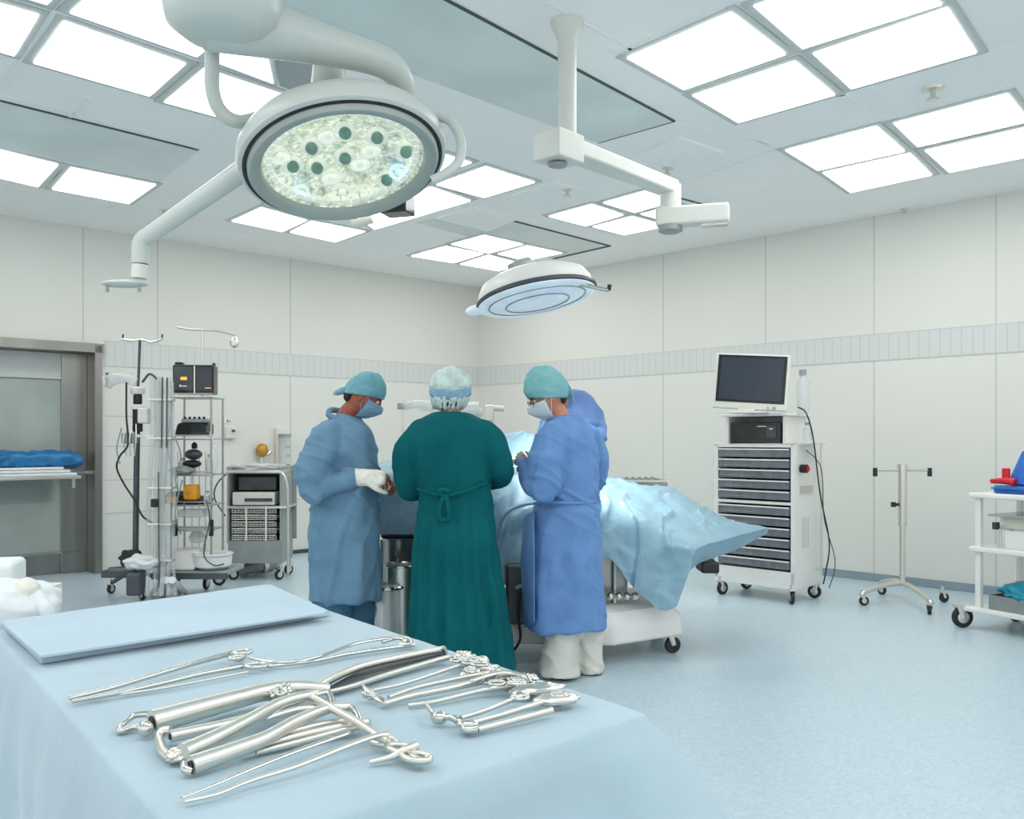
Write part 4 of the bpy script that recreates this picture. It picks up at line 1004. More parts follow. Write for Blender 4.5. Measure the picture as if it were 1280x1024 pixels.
# folded sheet
def sheet(q, z0, th, name, m, parent=None, seed=0):
    P = [T(x, y, z0) for x, y in q]; mb = MB(); n = 26; lay = []
    for z in (z0, z0+th):
        rr = []
        for i in range(n+1):
            rr.append([])
            for j in range(n+1):
                u, v = i/n, j/n; p = P[0].lerp(P[1], u).lerp(P[3].lerp(P[2], u), v)
                e = min(u, 1-u, v, 1-v)
                w_ = .0022*noise.noise(V((u*7+seed, v*5, z*3)))
                zz = z+(w_*min(1, e*10) if z > z0 else 0)-(th*.28 if (z > z0 and e == 0) else 0)
                rr[-1].append(V((p.x, p.y, zz)))
        lay.append(rr)
    mb.grid(lay[0]); mb.grid(lay[1])
    def side(a, b): mb.grid([a, b])
    side(lay[0][0], lay[1][0]); side(lay[0][-1], lay[1][-1]); side([r[0] for r in lay[0]], [r[0] for r in lay[1]]); side([r[-1] for r in lay[0]], [r[-1] for r in lay[1]])
    return mb.build(name, m, parent, angle=60)
ZS = ZT-.0005
o = sheet([(3,784),(338,736),(411,770),(52,830)], ZS, .016, 'folded_sheet', M['towel'])
tag(o, 'thick pale blue folded sheet lying along back edge of instrument table', 'folded sheet')
sheet([(4,782.5),(338,735),(407,768),(50,823)], ZS+.0155, .006, 'top_fold', M['towel'], o, 4)
# ---------------- instruments: px paths with height above cloth
def pts(l, n=6, dz=0): return [T(x, y, ZT+h+dz) for x, y, h in cr([tuple(p) for p in l], n)]
def rod(par, name, l, r, m='satin', flat=1, n=6, nn=12):
    return MB().tube(pts(l, n), r, nn, flat=flat, up=(0,0,1)).build(name, M[m], par)
def ringh(par, px, py, rad, h=.008, tr=.0035, ax=1.35, ang=0, m='chrome', name='finger_ring'):
    c = T(px, py, ZT+h)
    p = [c+V((math.cos(a)*rad*ax*math.cos(ang)-math.sin(a)*rad*math.sin(ang), math.cos(a)*rad*ax*math.sin(ang)+math.sin(a)*rad*math.cos(ang), 0)) for a in [2*PI*i/28 for i in range(28)]]
    return MB().tube(p, tr, 10, closed=True).build(name, M[m], par)
def inst(name, label, cat, px, py, group=None): return thing(name, label, cat, T(px, py, ZT), group=group)
r = inst('long_forceps', 'long slim forceps at left with closed ringed handles, tips pointing left', 'forceps', 200, 850)
rod(r, 'shaft', [(87,873,.007),(140,860,.008),(190,845,.010),(240,830,.012),(288,817,.012)], [.0034,.005], 'chrome')
rod(r, 'shaft', [(90,877,.006),(150,866,.006),(200,855,.007),(250,843,.008),(303,833,.008)], [.0034,.0048], 'chrome')
rod(r, 'inner_shaft', [(110,873,.004),(200,861,.004),(310,840,.005)], [.002,.0022], 'satin')
ringh(r, 302,815, .012, .016, .0035); ringh(r, 320,832, .0125, .010, .0035, 1.5); ringh(r, 295,822, .009, .02, .003, ang=.8)
MB().ball(T(298,822,ZT+.014), (.013,.009,.008), 16, 10).build('hinge_screw', M['chrome'], r)
r = inst('curved_forceps', 'polished curved forceps in line behind the ringed pair, end loop at right', 'forceps', 400, 820)
rod(r, 'blade', [(305,821,.010),(345,828,.010),(390,823,.010),(440,806,.014),(475,799,.016),(500,798,.014),(512,802,.010)], [.003,.0065,.006,.005,.0045,.004,.0035][0:1]+[.0055], 'chrome', flat=.7)
rod(r, 'blade', [(325,834,.005),(390,827,.006),(440,817,.006),(518,806,.006)], [.003,.004], 'chrome')
rod(r, 'end_clip', [(478,803,.012),(500,797,.014),(512,799,.013),(513,805,.011),(500,806,.008)], .0034, 'chrome')
MB().ball(T(506,802,ZT+.011), (.006,.006,.006), 12, 8).build('rivet', M['chrome'], r)
def tub(par, name, l, r0, r1, m='satin', hollow=True, n=8):
    P = pts(l, n); N = len(P); R = [r0+(r1-r0)*i/(N-1) for i in range(N)]
    mb = MB().tube(P, R, 20, up=(0,0,1)); o = mb.build(name, M[m], par)
    if hollow:
        d = (P[0]-P[1]).normalized()
        MB().tube([P[0]+d*.0006, P[0]+d*.0016], r0*.5, 16).build('bore', M['black'], o)
    return o
r = inst('tube_retractor', 'fattest cream-steel tubular retractor on table with wire hook at left end', 'retractor', 290, 885)
tub(r, 'tube', [(190,903,.017),(240,889,.020),(300,873,.023),(345,862,.024),(385,860,.022),(410,862,.016)], .0165, .009, 'satin')
rod(r, 'wire_hook', [(190,893,.02),(168,895,.012),(152,907,.006),(150,914,.004),(170,909,.005),(192,906,.009)], .0042, 'chrome')
MB().ball(T(182,911,ZT+.012), (.011,.009,.011), 14, 10).build('ball_end', M['chrome'], r)
rod(r, 'thin_rod', [(255,893,.008),(300,880,.008),(360,869,.01)], .0035)
lump('coil', T(352,868,ZT+.022), (.016,.013,.012), M['chrome'], None, None, 50, parent=r, amp=.5)
r = inst('grooved_retractor', 'long dark-grooved retractor blade running up to the right behind the pile', 'retractor', 470, 840)
rod(r, 'blade_edge', [(392,862,.014),(420,846,.018),(452,833,.022),(500,822,.022),(555,811,.02)], [.0075,.0055], 'satin')
rod(r, 'blade_edge', [(405,866,.008),(440,858,.008),(490,842,.008),(560,822,.010)], [.003,.0055], 'satin')
P0 = pts([(402,864,.010),(452,838,.014),(500,826,.015),(556,814,.014)], 6); P1 = pts([(408,866,.007),(440,857,.007),(490,841,.007),(558,821,.008)], 6)
MB().grid([P0, P1]).build('groove', M['dgrey'], r, solid=.001)
MB().tube([T(555,810,ZT+.024), T(559,821,ZT+.006)], .004, 8).build('end_bar', M['chrome'], r)
r = inst('tube_probe', 'thin tapered steel tube under the fattest retractor, curled ring at its open end', 'probe', 300, 900)
tub(r, 'tube', [(213,921,.012),(260,911,.013),(310,899,.014),(350,884,.015),(372,877,.018)], .0078, .006)
rod(r, 'curled_ring', [(213,913,.016),(202,915,.014),(199,925,.008),(204,940,.006),(216,948,.006),(228,945,.008)], .0055, 'satin')
r = inst('hollow_retractor', 'steel tube retractor crossing over the pile, flat cut end to the left', 'retractor', 320, 905)
tub(r, 'tube', [(229,942,.014),(270,923,.018),(310,902,.023),(350,880,.029),(385,870,.032),(410,868,.026)], .0125, .006, hollow=False)
rod(r, 'side_rod', [(330,900,.016),(370,888,.018),(396,886,.018)], .006)
lump('socket', T(222,944,ZT+.009), (.014,.013,.009), M['satin'], None, None, 51, parent=r, amp=.25)
r = inst('open_tube_retractor', 'steel tube retractor with round black open bore facing lower left', 'retractor', 340, 925)
tub(r, 'tube', [(239,957,.012),(285,941,.015),(330,924,.019),(370,902,.025),(410,886,.028),(440,884,.024)], .0118, .006)
rod(r, 'bore_lip', [(232,955,.012),(233,962,.008),(240,964,.006)], .006, 'chrome')
rod(r, 'side_rod', [(300,940,.008),(350,926,.008),(400,914,.010),(450,904,.014),(463,903,.014)], [.0055,.0062])
rod(r, 'thin_rod', [(350,918,.014),(400,906,.014),(445,899,.014)], .004)
rod(r, 'end_link', [(438,884,.026),(446,892,.02),(450,905,.012)], .0045, 'chrome')
r = inst('linked_bar', 'jointed diagonal bar of chain links tying the pile of retractors together', 'link bar', 440, 905)
rod(r, 'bar', [(388,871,.030),(415,886,.030),(445,902,.026),(470,918,.02),(485,927,.015)], .0055, 'satin')
for c in [(478,926),(502,936),(520,946)]:
    ringh(r, c[0], c[1], .0115, .010, .0042, 1.7, -.55, 'satin', 'link')
rod(r, 'hook_end', [(512,944,.008),(525,951,.008),(535,950,.008),(533,943,.010)], .0045, 'satin')
rod(r, 'bracket', [(385,872,.03),(405,866,.032),(412,868,.03),(416,884,.022)], .0045, 'chrome')
rod(r, 'bracket', [(398,884,.022),(416,886,.026),(424,884,.024)], .0045, 'chrome')
r = inst('long_scissors', 'long slim open scissors nearest the camera, tips at lower left', 'scissors', 350, 960)
rod(r, 'blade', [(227,997,.006),(270,980,.008),(310,963,.010),(360,943,.012),(410,925,.014),(440,915,.014)], [.0022,.0052], 'chrome', flat=.6)
rod(r, 'blade', [(231,1002,.005),(270,993,.006),(310,977,.008),(370,958,.012),(430,934,.018),(470,920,.022),(486,918,.022)], [.0026,.0055], 'satin', flat=.7)
r = inst('cross_pin', 'short pin lying across the chain links at near right of the pile', 'pin', 495, 945)
rod(r, 'pin', [(462,953,.004),(490,946,.008),(506,938,.014),(520,932,.016)], [.003,.0062], 'satin')
r = inst('splayed_rod', 'grey rod between scissors and open tube retractor', 'rod', 400, 920)
rod(r, 'rod', [(320,941,.004),(380,926,.006),(440,910,.012),(463,904,.018)], [.004,.0055], 'satin')
# right group of ring-handled clamps
def cluster(par, px, py, s, seed, m='chrome', pitch=0):
    rnd = random.Random(seed)
    for i in range(5):
        ang = rnd.uniform(-.9, .9)
        ringh(par, px+rnd.uniform(-16,16)*s, py+rnd.uniform(-5,5)*s, .0085*s, .010+rnd.uniform(0,.012), .0024, rnd.uniform(1.2,1.8), ang, m)
    for i in range(2):
        lump('ratchet', T(px+rnd.uniform(-14,14)*s, py+rnd.uniform(-4,4)*s, ZT+.012), (.014*s,.009*s,.009), M[m], None, None, seed+i, parent=par, amp=.6)
specs = [
 ('back clamp of the right group, lying against the grooved blade', [(466,863,.004),(500,856,.006),(545,842,.01),(575,832,.012),(600,826,.014)], .004, (585,827), 1.1),
 ('second clamp of the right group with looped cluster handle', [(486,872,.006),(520,860,.008),(560,851,.010),(590,845,.012),(618,840,.014)], .0045, (606,838), 1.1),
 ('third clamp of the right group, joined to the flat paddle at its left tip', [(480,880,.006),(515,870,.008),(560,861,.010),(600,852,.012),(640,846,.014)], .006, (630,848), 1.2),
 ('fourth clamp, lone dark shaft pointing left under the third clamp', [(510,882,.004),(545,877,.005),(590,866,.008),(620,860,.012),(655,856,.014)], .0045, (652,853), .9)]
for i, (lb_, l, rr, hd, s) in enumerate(specs):
    r = inst('surgical_clamp', 'steel '+lb_, 'clamp', l[2][0], l[2][1])
    rod(r, 'shaft', l, [rr*.8, rr]); cluster(r, hd[0], hd[1], s, 60+i*7)
    if i == 2:
        mb = MB(); a, b, c_, d_ = T(450,856,ZT+.010), T(482,877,ZT+.012), T(480,884,ZT+.006), T(458,872,ZT+.006)
        mb.hexa([a,b,c_,d_], [p+V((0,0,.004)) for p in (a,b,c_,d_)]); mb.build('paddle', M['chrome'], r, bevel=.001, smooth=False)
        lump('paddle_boss', T(462,868,ZT+.012), (.010,.010,.006), M['chrome'], None, None, 90, parent=r, amp=.4)
    if i == 0: MB().ball(T(603,827,ZT+.014), (.012,.011,.010), 16, 10).build('handle_knob', M['satin'], r)
    if i == 2: MB().tube(pts([(590,852,.02),(625,842,.024),(655,846,.022),(663,855,.016)],6), .005, 10).build('loop_handle', M['chrome'], r)
r = inst('crooked_clamp', 'nearest clamp of right group with crooked S-bent joint at its left tip', 'clamp', 600, 890)
rod(r, 'bent_tip', [(533,880,.014),(541,892,.012),(550,897,.010),(564,897,.012),(574,903,.010),(582,912,.008),(596,911,.008)], [.003,.006], 'chrome')
MB().ball(T(549,897,ZT+.010), (.012,.010,.009), 16, 10).build('joint_ball', M['chrome'], r)
MB().ball(T(585,906,ZT+.010), (.016,.009,.007), 16, 10).build('lower_joint', M['chrome'], r)
rod(r, 'shaft', [(576,898,.010),(610,887,.012),(640,875,.014),(660,868,.016)], .0038)
rod(r, 'shaft', [(590,904,.008),(630,893,.010),(665,882,.012),(690,874,.014)], .0045)
rod(r, 'shaft', [(597,912,.006),(640,901,.008),(690,888,.010)], .0048)
def leaf(px, py, L, Wd, h, seed):
    c = T(px, py, ZT+h); ang = .32
    R = Matrix.Rotation(ang, 3, 'Z')
    def f(u, p): return p*(1+.14*noise.noise(u*5+V((seed,0,0))))
    return MB().ball(c, (L, Wd, .009), 30, 16, R, f).build('handle_shell', M['chrome'] if seed == 1 else M['satin'], r, disp=.004, dsize=.006)
leaf(672, 862, .046, .017, .012, 1); leaf(696, 874, .036, .018, .013, 2)
ringh(r, 650,872, .009, .016, .003); ringh(r, 700,868, .010, .02, .002)
# ------------------------------------------------------------ operating table and drape
base_c = V((W(745,0,5.55).x, 5.55, 0))
root = thing('operating_table', 'white wheeled operating table mostly hidden beneath blue drapes', 'operating table', base_c)
g0, g1, g2, g3 = flr(765,828), flr(856,812), V((1.25,6.15,0)), V((.1,6.15,0))
g0 = V((W(600,0,5.22).x, 5.28, 0)); g1 = V((W(853,0,5.5).x, 5.5, 0)); g1b = V((W(838,0,6.05).x,6.1,0)); g0b = V((W(600,0,6.0).x, 6.0, 0)); gm = V((W(768,0,5.22).x,5.22,0))
def lift(p, z): return V((p.x, p.y, z))
ringp = [g0, gm, g1, g1b, g0b]; cc = sum(ringp, V())/5
mb = MB(); n5 = 5
lv = [(1,.11),(1,.20),(.99,.235),(.90,.30),(.75,.33)]
vs = []
for k_, z in lv: vs += [lift(cc.lerp(p, k_), z) for p in ringp]
fs = [tuple(range(5))[::-1], tuple(range(5*(len(lv)-1), 5*len(lv)))]
for i in range(len(lv)-1):
    for j in range(5): fs.append((i*5+j, i*5+(j+1) % 5, (i+1)*5+(j+1) % 5, (i+1)*5+j))
mb.add(vs, fs).build('base', M['white'], root, bevel=.02, smooth=True, angle=30)
for p in (cc.lerp(g1,.9), cc.lerp(g1b,.85), cc.lerp(g0,.9), cc.lerp(g0b,.9)): caster(root, p.x, p.y, .052, .3, h=.13, hub='black')
cb = cc
MB().box(lift(cb,.5), (.5,.32,.5)).build('column', M['steel'], root, smooth=False, bevel=.02)
MB().box(V((.02,5.62,.70)), (1.5,.40,.08)).build('table_frame', M['dgrey'], root, smooth=False, bevel=.01)
MB().box(V((W(885,708,5.5).x,5.52,W(885,708,5.5).z)), (.11,.2,.07)).build('frame_end', M['black'], root, smooth=False, bevel=.015)
mb = MB()
for dx in (0,.05,.1,.15): mb.ball(V((W(763,0,5.35).x+dx,5.35,.385)), .025, 12, 8)
mb.build('valve_block', M['satin'], root)
MB().tube([W(768,700,5.42), W(768,758,5.42)], .012).build('strut', M['satin'], root)
MB().box(V((W(655,0,5.2).x,5.3,.42)), (.22,.2,.36)).build('control_box', M['dgrey'], root, smooth=False, bevel=.02)
MB().tube([V(p) for p in cr([W(650,735,5.15),W(648,770,5.12),W(650,800,5.12),W(636,820,5.15)],6)], .008).build('cable', M['black'], root)
MB().tube([W(478,675,5.6), V((W(478,0,5.6).x,5.6,.3))], .03).build('left_support', M['steel'], root)
st = [
 [(462,640,6.2),(466,588,6.15),(466,580,6.0),(467,584,5.7),(470,596,5.35),(472,635,5.3),(474,668,5.3)],
 [(505,640,6.2),(508,584,6.15),(508,574,6.0),(508,580,5.7),(508,594,5.35),(509,635,5.3),(510,669,5.3)],
 [(560,640,6.2),(565,575,6.15),(565,560,6.0),(562,570,5.7),(560,600,5.35),(560,640,5.3),(560,675,5.3)],
 [(605,630,6.2),(608,565,6.1),(610,545,5.95),(608,562,5.68),(606,610,5.36),(605,660,5.3),(604,718,5.27)],
 [(640,620,6.2),(640,560,6.1),(640,541,5.92),(638,566,5.66),(640,622,5.38),(642,675,5.3),(645,735,5.25)],
 [(668,625,6.2),(670,568,6.1),(672,546,5.9),(670,568,5.66),(672,626,5.38),(675,680,5.3),(678,742,5.25)],
 [(705,640,6.2),(708,594,6.1),(708,585,5.9),(708,600,5.66),(710,630,5.38),(712,665,5.32),(715,728,5.27)],
 [(755,640,6.2),(757,606,6.1),(757,604,5.9),(758,612,5.66),(757,632,5.4),(757,665,5.34),(756,697,5.3)],
 [(795,645,6.2),(800,610,6.1),(797,611,5.9),(793,621,5.66),(785,642,5.38),(785,686,5.32),(786,728,5.28)],
 [(840,650,6.2),(850,620,6.1),(843,623,5.88),(832,638,5.63),(822,660,5.36),(818,710,5.30),(812,754,5.26)],
 [(892,655,6.1),(900,646,5.95),(893,650,5.8),(880,662,5.58),(862,680,5.32),(848,722,5.28),(828,765,5.24)],
 [(958,660,5.75),(961,661,5.72),(945,664,5.62),(915,672,5.48),(872,687,5.30),(864,708,5.28),(846,758,5.24)],
]
seed = 5
def interp_rows(st, nu, nv):
    cols = [[tuple(W(*p)) for p in s] for s in st]
    R1 = [cr(c, nv) for c in cols]
    out = []
    for j in range(len(R1[0])): out.append(cr([r[j] for r in R1], nu))
    return out
rows = interp_rows(st, 26, 22)
res = []
for j, row in enumerate(rows):
    rr = []
    for i, p in enumerate(row):
        p = V(p); q = V((p.x*3.2, p.y*3.0, p.z*2.4)); t = j/(len(rows)-1); side = max(0, (t-.6)/.4)
        wv = .020*noise.noise(q)+.013*noise.noise(q*2.6+V((7,0,0)))+.006*noise.noise(q*6)
        w1 = p+V((.10*noise.noise(p*2.1), .1*noise.noise(p*2.3+V((3,0,0))), 0))
        ridge = max(0, 1-abs(noise.noise(V((w1.x*4.0, w1.y*3.2+w1.z*1.2, 9))))*7)**1.5
        ridge2 = max(0, 1-abs(noise.noise(V((w1.x*5.0-w1.y*5, w1.y*6.2+w1.z*4, 19))))*5.5)**1.5
        vf = math.sin(p.x*19+2.2*math.sin(p.z*6)+1.5*noise.noise(p*2))
        am = min(1, 6*min(i, len(row)-1-i)/len(row)+.15)
        p = p+am*V((0, -side*(wv*2.0+.045*ridge+.03*vf*side), (1-side)*(wv*1.3+.026*ridge+.016*ridge2)+side*.008*ridge2))
        rr.append(p)
    res.append(rr)
o = MB().grid(res).build('surgical_drape', M['drape'], angle=70)
tag(o, 'large crumpled blue surgical drape spread over operating table and patient', 'drape')
# end flap under the tip
top = [res[j_][-1] for j_ in range(20, 93)]; pf = []
for q_ in range(7):
    row = []
    for i, p in enumerate(top):
        t = i/(len(top)-1); dr = (.02+.12*t**.8)*q_/6
        row.append(p+V((-.05*t*q_/6+.01*math.sin(t*14)*q_/6, .02*q_/6+.015*math.sin(t*9+1)*q_/6, -dr)))
    pf.append(row)
MB().grid(pf).build('drape_end_flap', M['drape'], o)
# raised loop in drape and instruments lying on patient
MB().tube([V(p) for p in cr([W(622,672,5.27),W(628,648,5.25),W(640,636,5.27),W(658,630,5.32),W(680,628,5.35)],6)], .012, 10).build('drape_edge_roll', M['drape'], o)
r = thing('ring_retractor', 'shallow silver wire retractor ring on patient between green and blue gowns', 'retractor', W(640,578,5.6))
for dz in (0, .05):
    c = W(642,583,5.6)+V((0,0,dz)); MB().tube([c+V((.13*math.cos(a),.11*math.sin(a),.0)) for a in [2*PI*i/30 for i in range(30)]], .006, 8, closed=True).build('ring', M['chrome'], r)
for a in (.3,1.4,2.6,3.8,5): c = W(642,583,5.6); MB().tube([c+V((.13*math.cos(a),.11*math.sin(a),0)), c+V((.13*math.cos(a),.11*math.sin(a),.05))], .005, 6).build('spoke', M['chrome'], r)
r = thing('steel_tray', 'grey steel instrument tray standing beyond the drape, right of the blue gown', 'tray', V((W(803,0,6.9).x, 6.9, 0)))
a, b = W(762,600,6.9), W(829,612,6.9)
MB().box(((a.x+b.x)/2,6.9,(a.z+b.z)/2), (b.x-a.x,.4,.09)).build('tray_body', M['steel'], r, smooth=False, bevel=.006)
MB().box(((a.x+b.x)/2,6.9,a.z+.0), (b.x-a.x+.03,.43,.012)).build('tray_rim', M['satin'], r, smooth=False)
mb = MB()
for i in range(7): mb.tube([V((a.x+.03+.055*i,6.75,a.z+.01)), V((a.x+.05+.05*i,7.05,a.z+.014))], .009, 6)
mb.build('tray_instruments', M['wirem'], r)
MB().tube([V((a.x+.2,6.9,0)), V((a.x+.2,6.9,b.z))], .02).build('stand_leg', M['steel'], r)
# left instrument tray by gloves
r = thing('mayo_tray', 'thin steel tray edge behind the gloved hands at left end of table', 'tray', V((W(490,0,6.4).x,6.4,0)))
a, b = W(468,583,6.4), W(545,576,6.4)
MB().box(((a.x+b.x)/2,6.4,W(500,580,6.4).z), (b.x-a.x,.35,.02)).build('tray_body', M['satin'], r, smooth=False, bevel=.006)
MB().tube([V((a.x+.25,6.4,0)), V((a.x+.25,6.4,W(500,580,6.4).z))], .018).build('stand_leg', M['steel'], r)
# drip pole and plastic covered light arm behind B
r = thing('covered_arm', 'plastic-wrapped support arm on thin pole beyond the green gown', 'support arm', V((W(503,0,6.7).x,6.7,0)))
MB().tube([W(503,508,6.7), V((W(503,0,6.7).x,6.7,.0))], .008).build('pole', M['satin'], r)
MB().box(W(501,508,6.7), (.05,.05,.05)).build('clamp', M['grey'], r, smooth=False, bevel=.006)
MB().tube([V(p) for p in cr([W(503,507,6.7),W(520,506,6.7),W(540,508,6.7),W(560,514,6.7),W(600,512,6.7)],5)], [.03,.06,][0:2], 14).build('wrapped_arm', M['plastic'], r, disp=.04, dsize=.06)
r = thing('lamp_arm_end', 'small chrome and white arm end showing right of the green gown shoulder', 'support arm', V((W(612,0,6.7).x,6.7,0)))
MB().tube([W(612,516,6.7), V((W(612,0,6.7).x,6.7,0))], .012).build('pole', M['satin'], r)
MB().box(W(612,517,6.7), (.07,.05,.13)).build('clamp', M['satin'], r, smooth=False, bevel=.01)
MB().box(W(590,516,6.7), (.16,.05,.06)).build('arm_body', M['white'], r, smooth=False, bevel=.015)
MB().tube([W(614,510,6.7), W(630,511,6.7)], .022).build('arm_tip', M['offwhite'], r)
# steel drums left of B
r = thing('steel_drum', 'cloudy steel drum under the left end of operating table', 'drum', flr(495,800))
c = V((W(494,0,5.25).x,5.25,0))
MB().lathe([(.09,0),(.10,.01),(.10,W(0,675,5.25).z-.02),(.105,W(0,675,5.25).z)], 28, c+V((.01,.12,0))).build('drum_body', M['steel'], r)
MB().tube([c+V((-.10,.12,W(0,670,5.25).z)), c+V((.14,.12,W(0,670,5.25).z))], .025).build('dark_rim', M['dgrey'], r)
r = thing('steel_bucket', 'steel bucket with shiny rim beside the green gown', 'bucket', V((c.x+.05,c.y-.13,0)))
c2 = V((c.x+.06,c.y-.10,0)); zb1 = W(0,706,5.15).z
MB().lathe([(.07,0),(.09,.03),(.095,zb1-.03),(.10,zb1),(.085,zb1),(.08,.1),(.01,.1)], 28, c2).build('bucket_body', M['satin'], r)
MB().tube([c2+V((.1*math.cos(a),.1*math.sin(a),zb1)) for a in [2*PI*i/28 for i in range(28)]], .008, 8, closed=True).build('rim', M['chrome'], r)
r = thing('waste_canister', 'lower clear canister with steel ring by the grey-blue gown', 'canister', V((c.x-.08,c.y-.22,0)))
c3 = V((c.x-.02,c.y-.16,0)); zb2 = W(0,735,5.05).z
MB().lathe([(.075,0),(.085,.02),(.085,zb2),(.07,zb2+.02)], 24, c3).build('canister_body', M['plastic'], r)
MB().tube([c3+V((.09*math.cos(a),.09*math.sin(a),zb2)) for a in [2*PI*i/28 for i in range(28)]], .012, 8, closed=True).build('ring', M['chrome'], r)
# ------------------------------------------------------------ people
def hframe(f, up=V((0,0,1))):
    f = V(f).normalized(); up = V(up); r = f.cross(up).normalized(); u = r.cross(f).normalized()
    return Matrix((r, f, u)).transposed(), r, f, u
def head(mb, c, f, s=1):
    R, r, f, u = hframe(f)
    def fn(n, p):
        x, y, z = n
        px, py, pz = x*.074, y*.094, z*.118
        if z < 0: k = 1-.34*(-z)**1.6; px *= k; py *= (1-.12*(-z)**2) if y > 0 else (1-.35*(-z)**1.3)
        if y > 0:
            py += .026*math.exp(-((x/.16)**2+((z+.16)/.17)**2))+.010*math.exp(-((x/.13)**2+((z-.05)/.22)**2))
            py -= .011*math.exp(-(((abs(x)-.36)/.17)**2+((z-.06)/.13)**2))
            py += .006*math.exp(-(((abs(x)-.34)/.28)**2+((z-.22)/.07)**2))
            py += .007*math.exp(-((x/.28)**2+((z+.50)/.10)**2))+.010*math.exp(-((x/.3)**2+((z+.82)/.14)**2))
            py += .006*math.exp(-(((abs(x)-.6)/.2)**2+((z+.15)/.2)**2))
        return V((px, py, pz))*s
    mb.ball(c, 1, 56, 40, R, fn)
    for sd in (-1, 1):
        e = V(c)+R @ V((sd*.074*s, -.008*s, -.004*s))
        mb.ball(e, (.010*s, .017*s, .031*s), 14, 10, R)
def face_bits(root, c, f, s=1, glasses=False):
    R, r, f, u = hframe(f)
    for sd in (-1, 1):
        e = V(c)+R @ V((sd*.029*s, .079*s, .008*s))
        o = MB().ball(e, .0125*s, 16, 10).build('eye', M['paper'], root)
        MB().ball(e+f*.0085*s+u*-.001, (.0065*s,.005*s,.0065*s), 12, 8, R).build('iris', M['eye'], o)
        MB().tube([V(c)+R @ V((sd*x*s, (.096-abs(x)*.22)*s, (.031-abs(x-.03)*.12)*s)) for x in (.014,.024,.034,.044)], .0038*s, 8).build('eyebrow', M['hair'], root)
    if glasses:
        g = None
        for sd in (-1, 1):
            cc_ = V(c)+R @ V((sd*.032*s, .104*s, .006*s))
            mb = MB().tube([cc_+R @ V((.026*math.cos(a)*s, 0, .019*math.sin(a)*s)) for a in [2*PI*i/24 for i in range(24)]], .0022, 6, closed=True)
            if sd == -1: mb.tube([cc_+R @ V((.026*s,0,0)), cc_+R @ V((.038*s,0,0))], .002, 6)
            mb.tube([cc_+R @ V((sd*.026*s,0,.004)), cc_+R @ V((sd*.046*s,-.10*s,.01))], .002, 6)
            mb.build('glasses', M['dgrey'], root)
def cap(root, c, f, m, s=1, zf=.30, zb=-.35, puff=1.12, tall=1.1, back=0, wob=.05, name='surgical_cap', xw=1):
    R, r, f, u = hframe(f); rows = []
    nth, nph = 22, 56
    for i in range(nth+1):
        row = []
        for k in range(nph):
            a = 2*PI*k/nph; ca, sa = math.cos(a), math.sin(a)
            w_ = (sa+1)/2; zc = zf*w_+zb*(1-w_)
            thm = math.acos(max(-1, min(1, zc))); th = .001+thm*i/nth
            x, y, z = math.sin(th)*ca, math.sin(th)*sa, math.cos(th)
            t = i/nth
            pf = puff+(.0 if t < .85 else -(t-.85)/.15*(puff-1.045))
            pf *= 1+wob*noise.noise(V((x*4+c.x*9, y*4, z*4)))+wob*.35*math.sin(k*3.0)*max(0, (t-.6))
            row.append(V(c)+R @ (V((x*.076*pf*xw*(1+.12*(1-abs(z))*max(0,z)*2), y*.096*pf-(back if y < 0 else 0)*(1-w_)*2*t*(1-t), z*.12*tall*(pf if z > 0 else 1)))*s))
        rows.append(row)
    return MB().grid(rows, wrap=True).build(name, m, root, solid=.003*s, angle=80)
def capband(root, par, c, f, m, s=1, zf=.30, zb=-.35, h=.22, k=1.13, xw=1):
    R, r, f, u = hframe(f); rows = []
    for i in range(5):
        row = []
        for q in range(56):
            a = 2*PI*q/56; ca, sa = math.cos(a), math.sin(a); w_ = (sa+1)/2; z = zf*w_+zb*(1-w_)+h*i/4
            rr = math.sqrt(max(.05, 1-z*z))
            row.append(V(c)+R @ (V((rr*ca*.076*k*xw, rr*sa*.096*k, z*.12))*s))
        rows.append(row)
    return MB().grid(rows, wrap=True).build('cap_band', m, par, solid=.003, angle=80)
def maskm(root, c, f, m, s=1):
    R, r, f, u = hframe(f); rows = []
    for i in range(13):
        z = .0-.95*i/12; row = []
        for k in range(25):
            a = math.radians(-72+144*k/24); x, y = math.sin(a), math.cos(a)
            rr = math.sqrt(max(.12, 1-z*z))*(1-.15*(-z)**1.5)
            bul = .026*math.exp(-((x/.32)**2+((z+.2)/.28)**2))+.016*math.exp(-((x/.5)**2+((z+.6)/.4)**2))
            row.append(V(c)+R @ (V((x*rr*.079, y*rr*.099+bul+.004+.0015*math.sin(i*2.1), z*.123))*s))
        rows.append(row)
    o = MB().grid(rows).build('face_mask', m, root, solid=.003, angle=80)
    for sd in (-1, 1):
        k = 0 if sd < 0 else 24
        e = V(c)+R @ (V((sd*.082, -.012, .03))*s)
        for row in (rows[0], rows[8]): MB().tube([row[k], (row[k]+e)/2+r*sd*.006, e], .0022, 6).build('ear_loop', m, o)
    return o
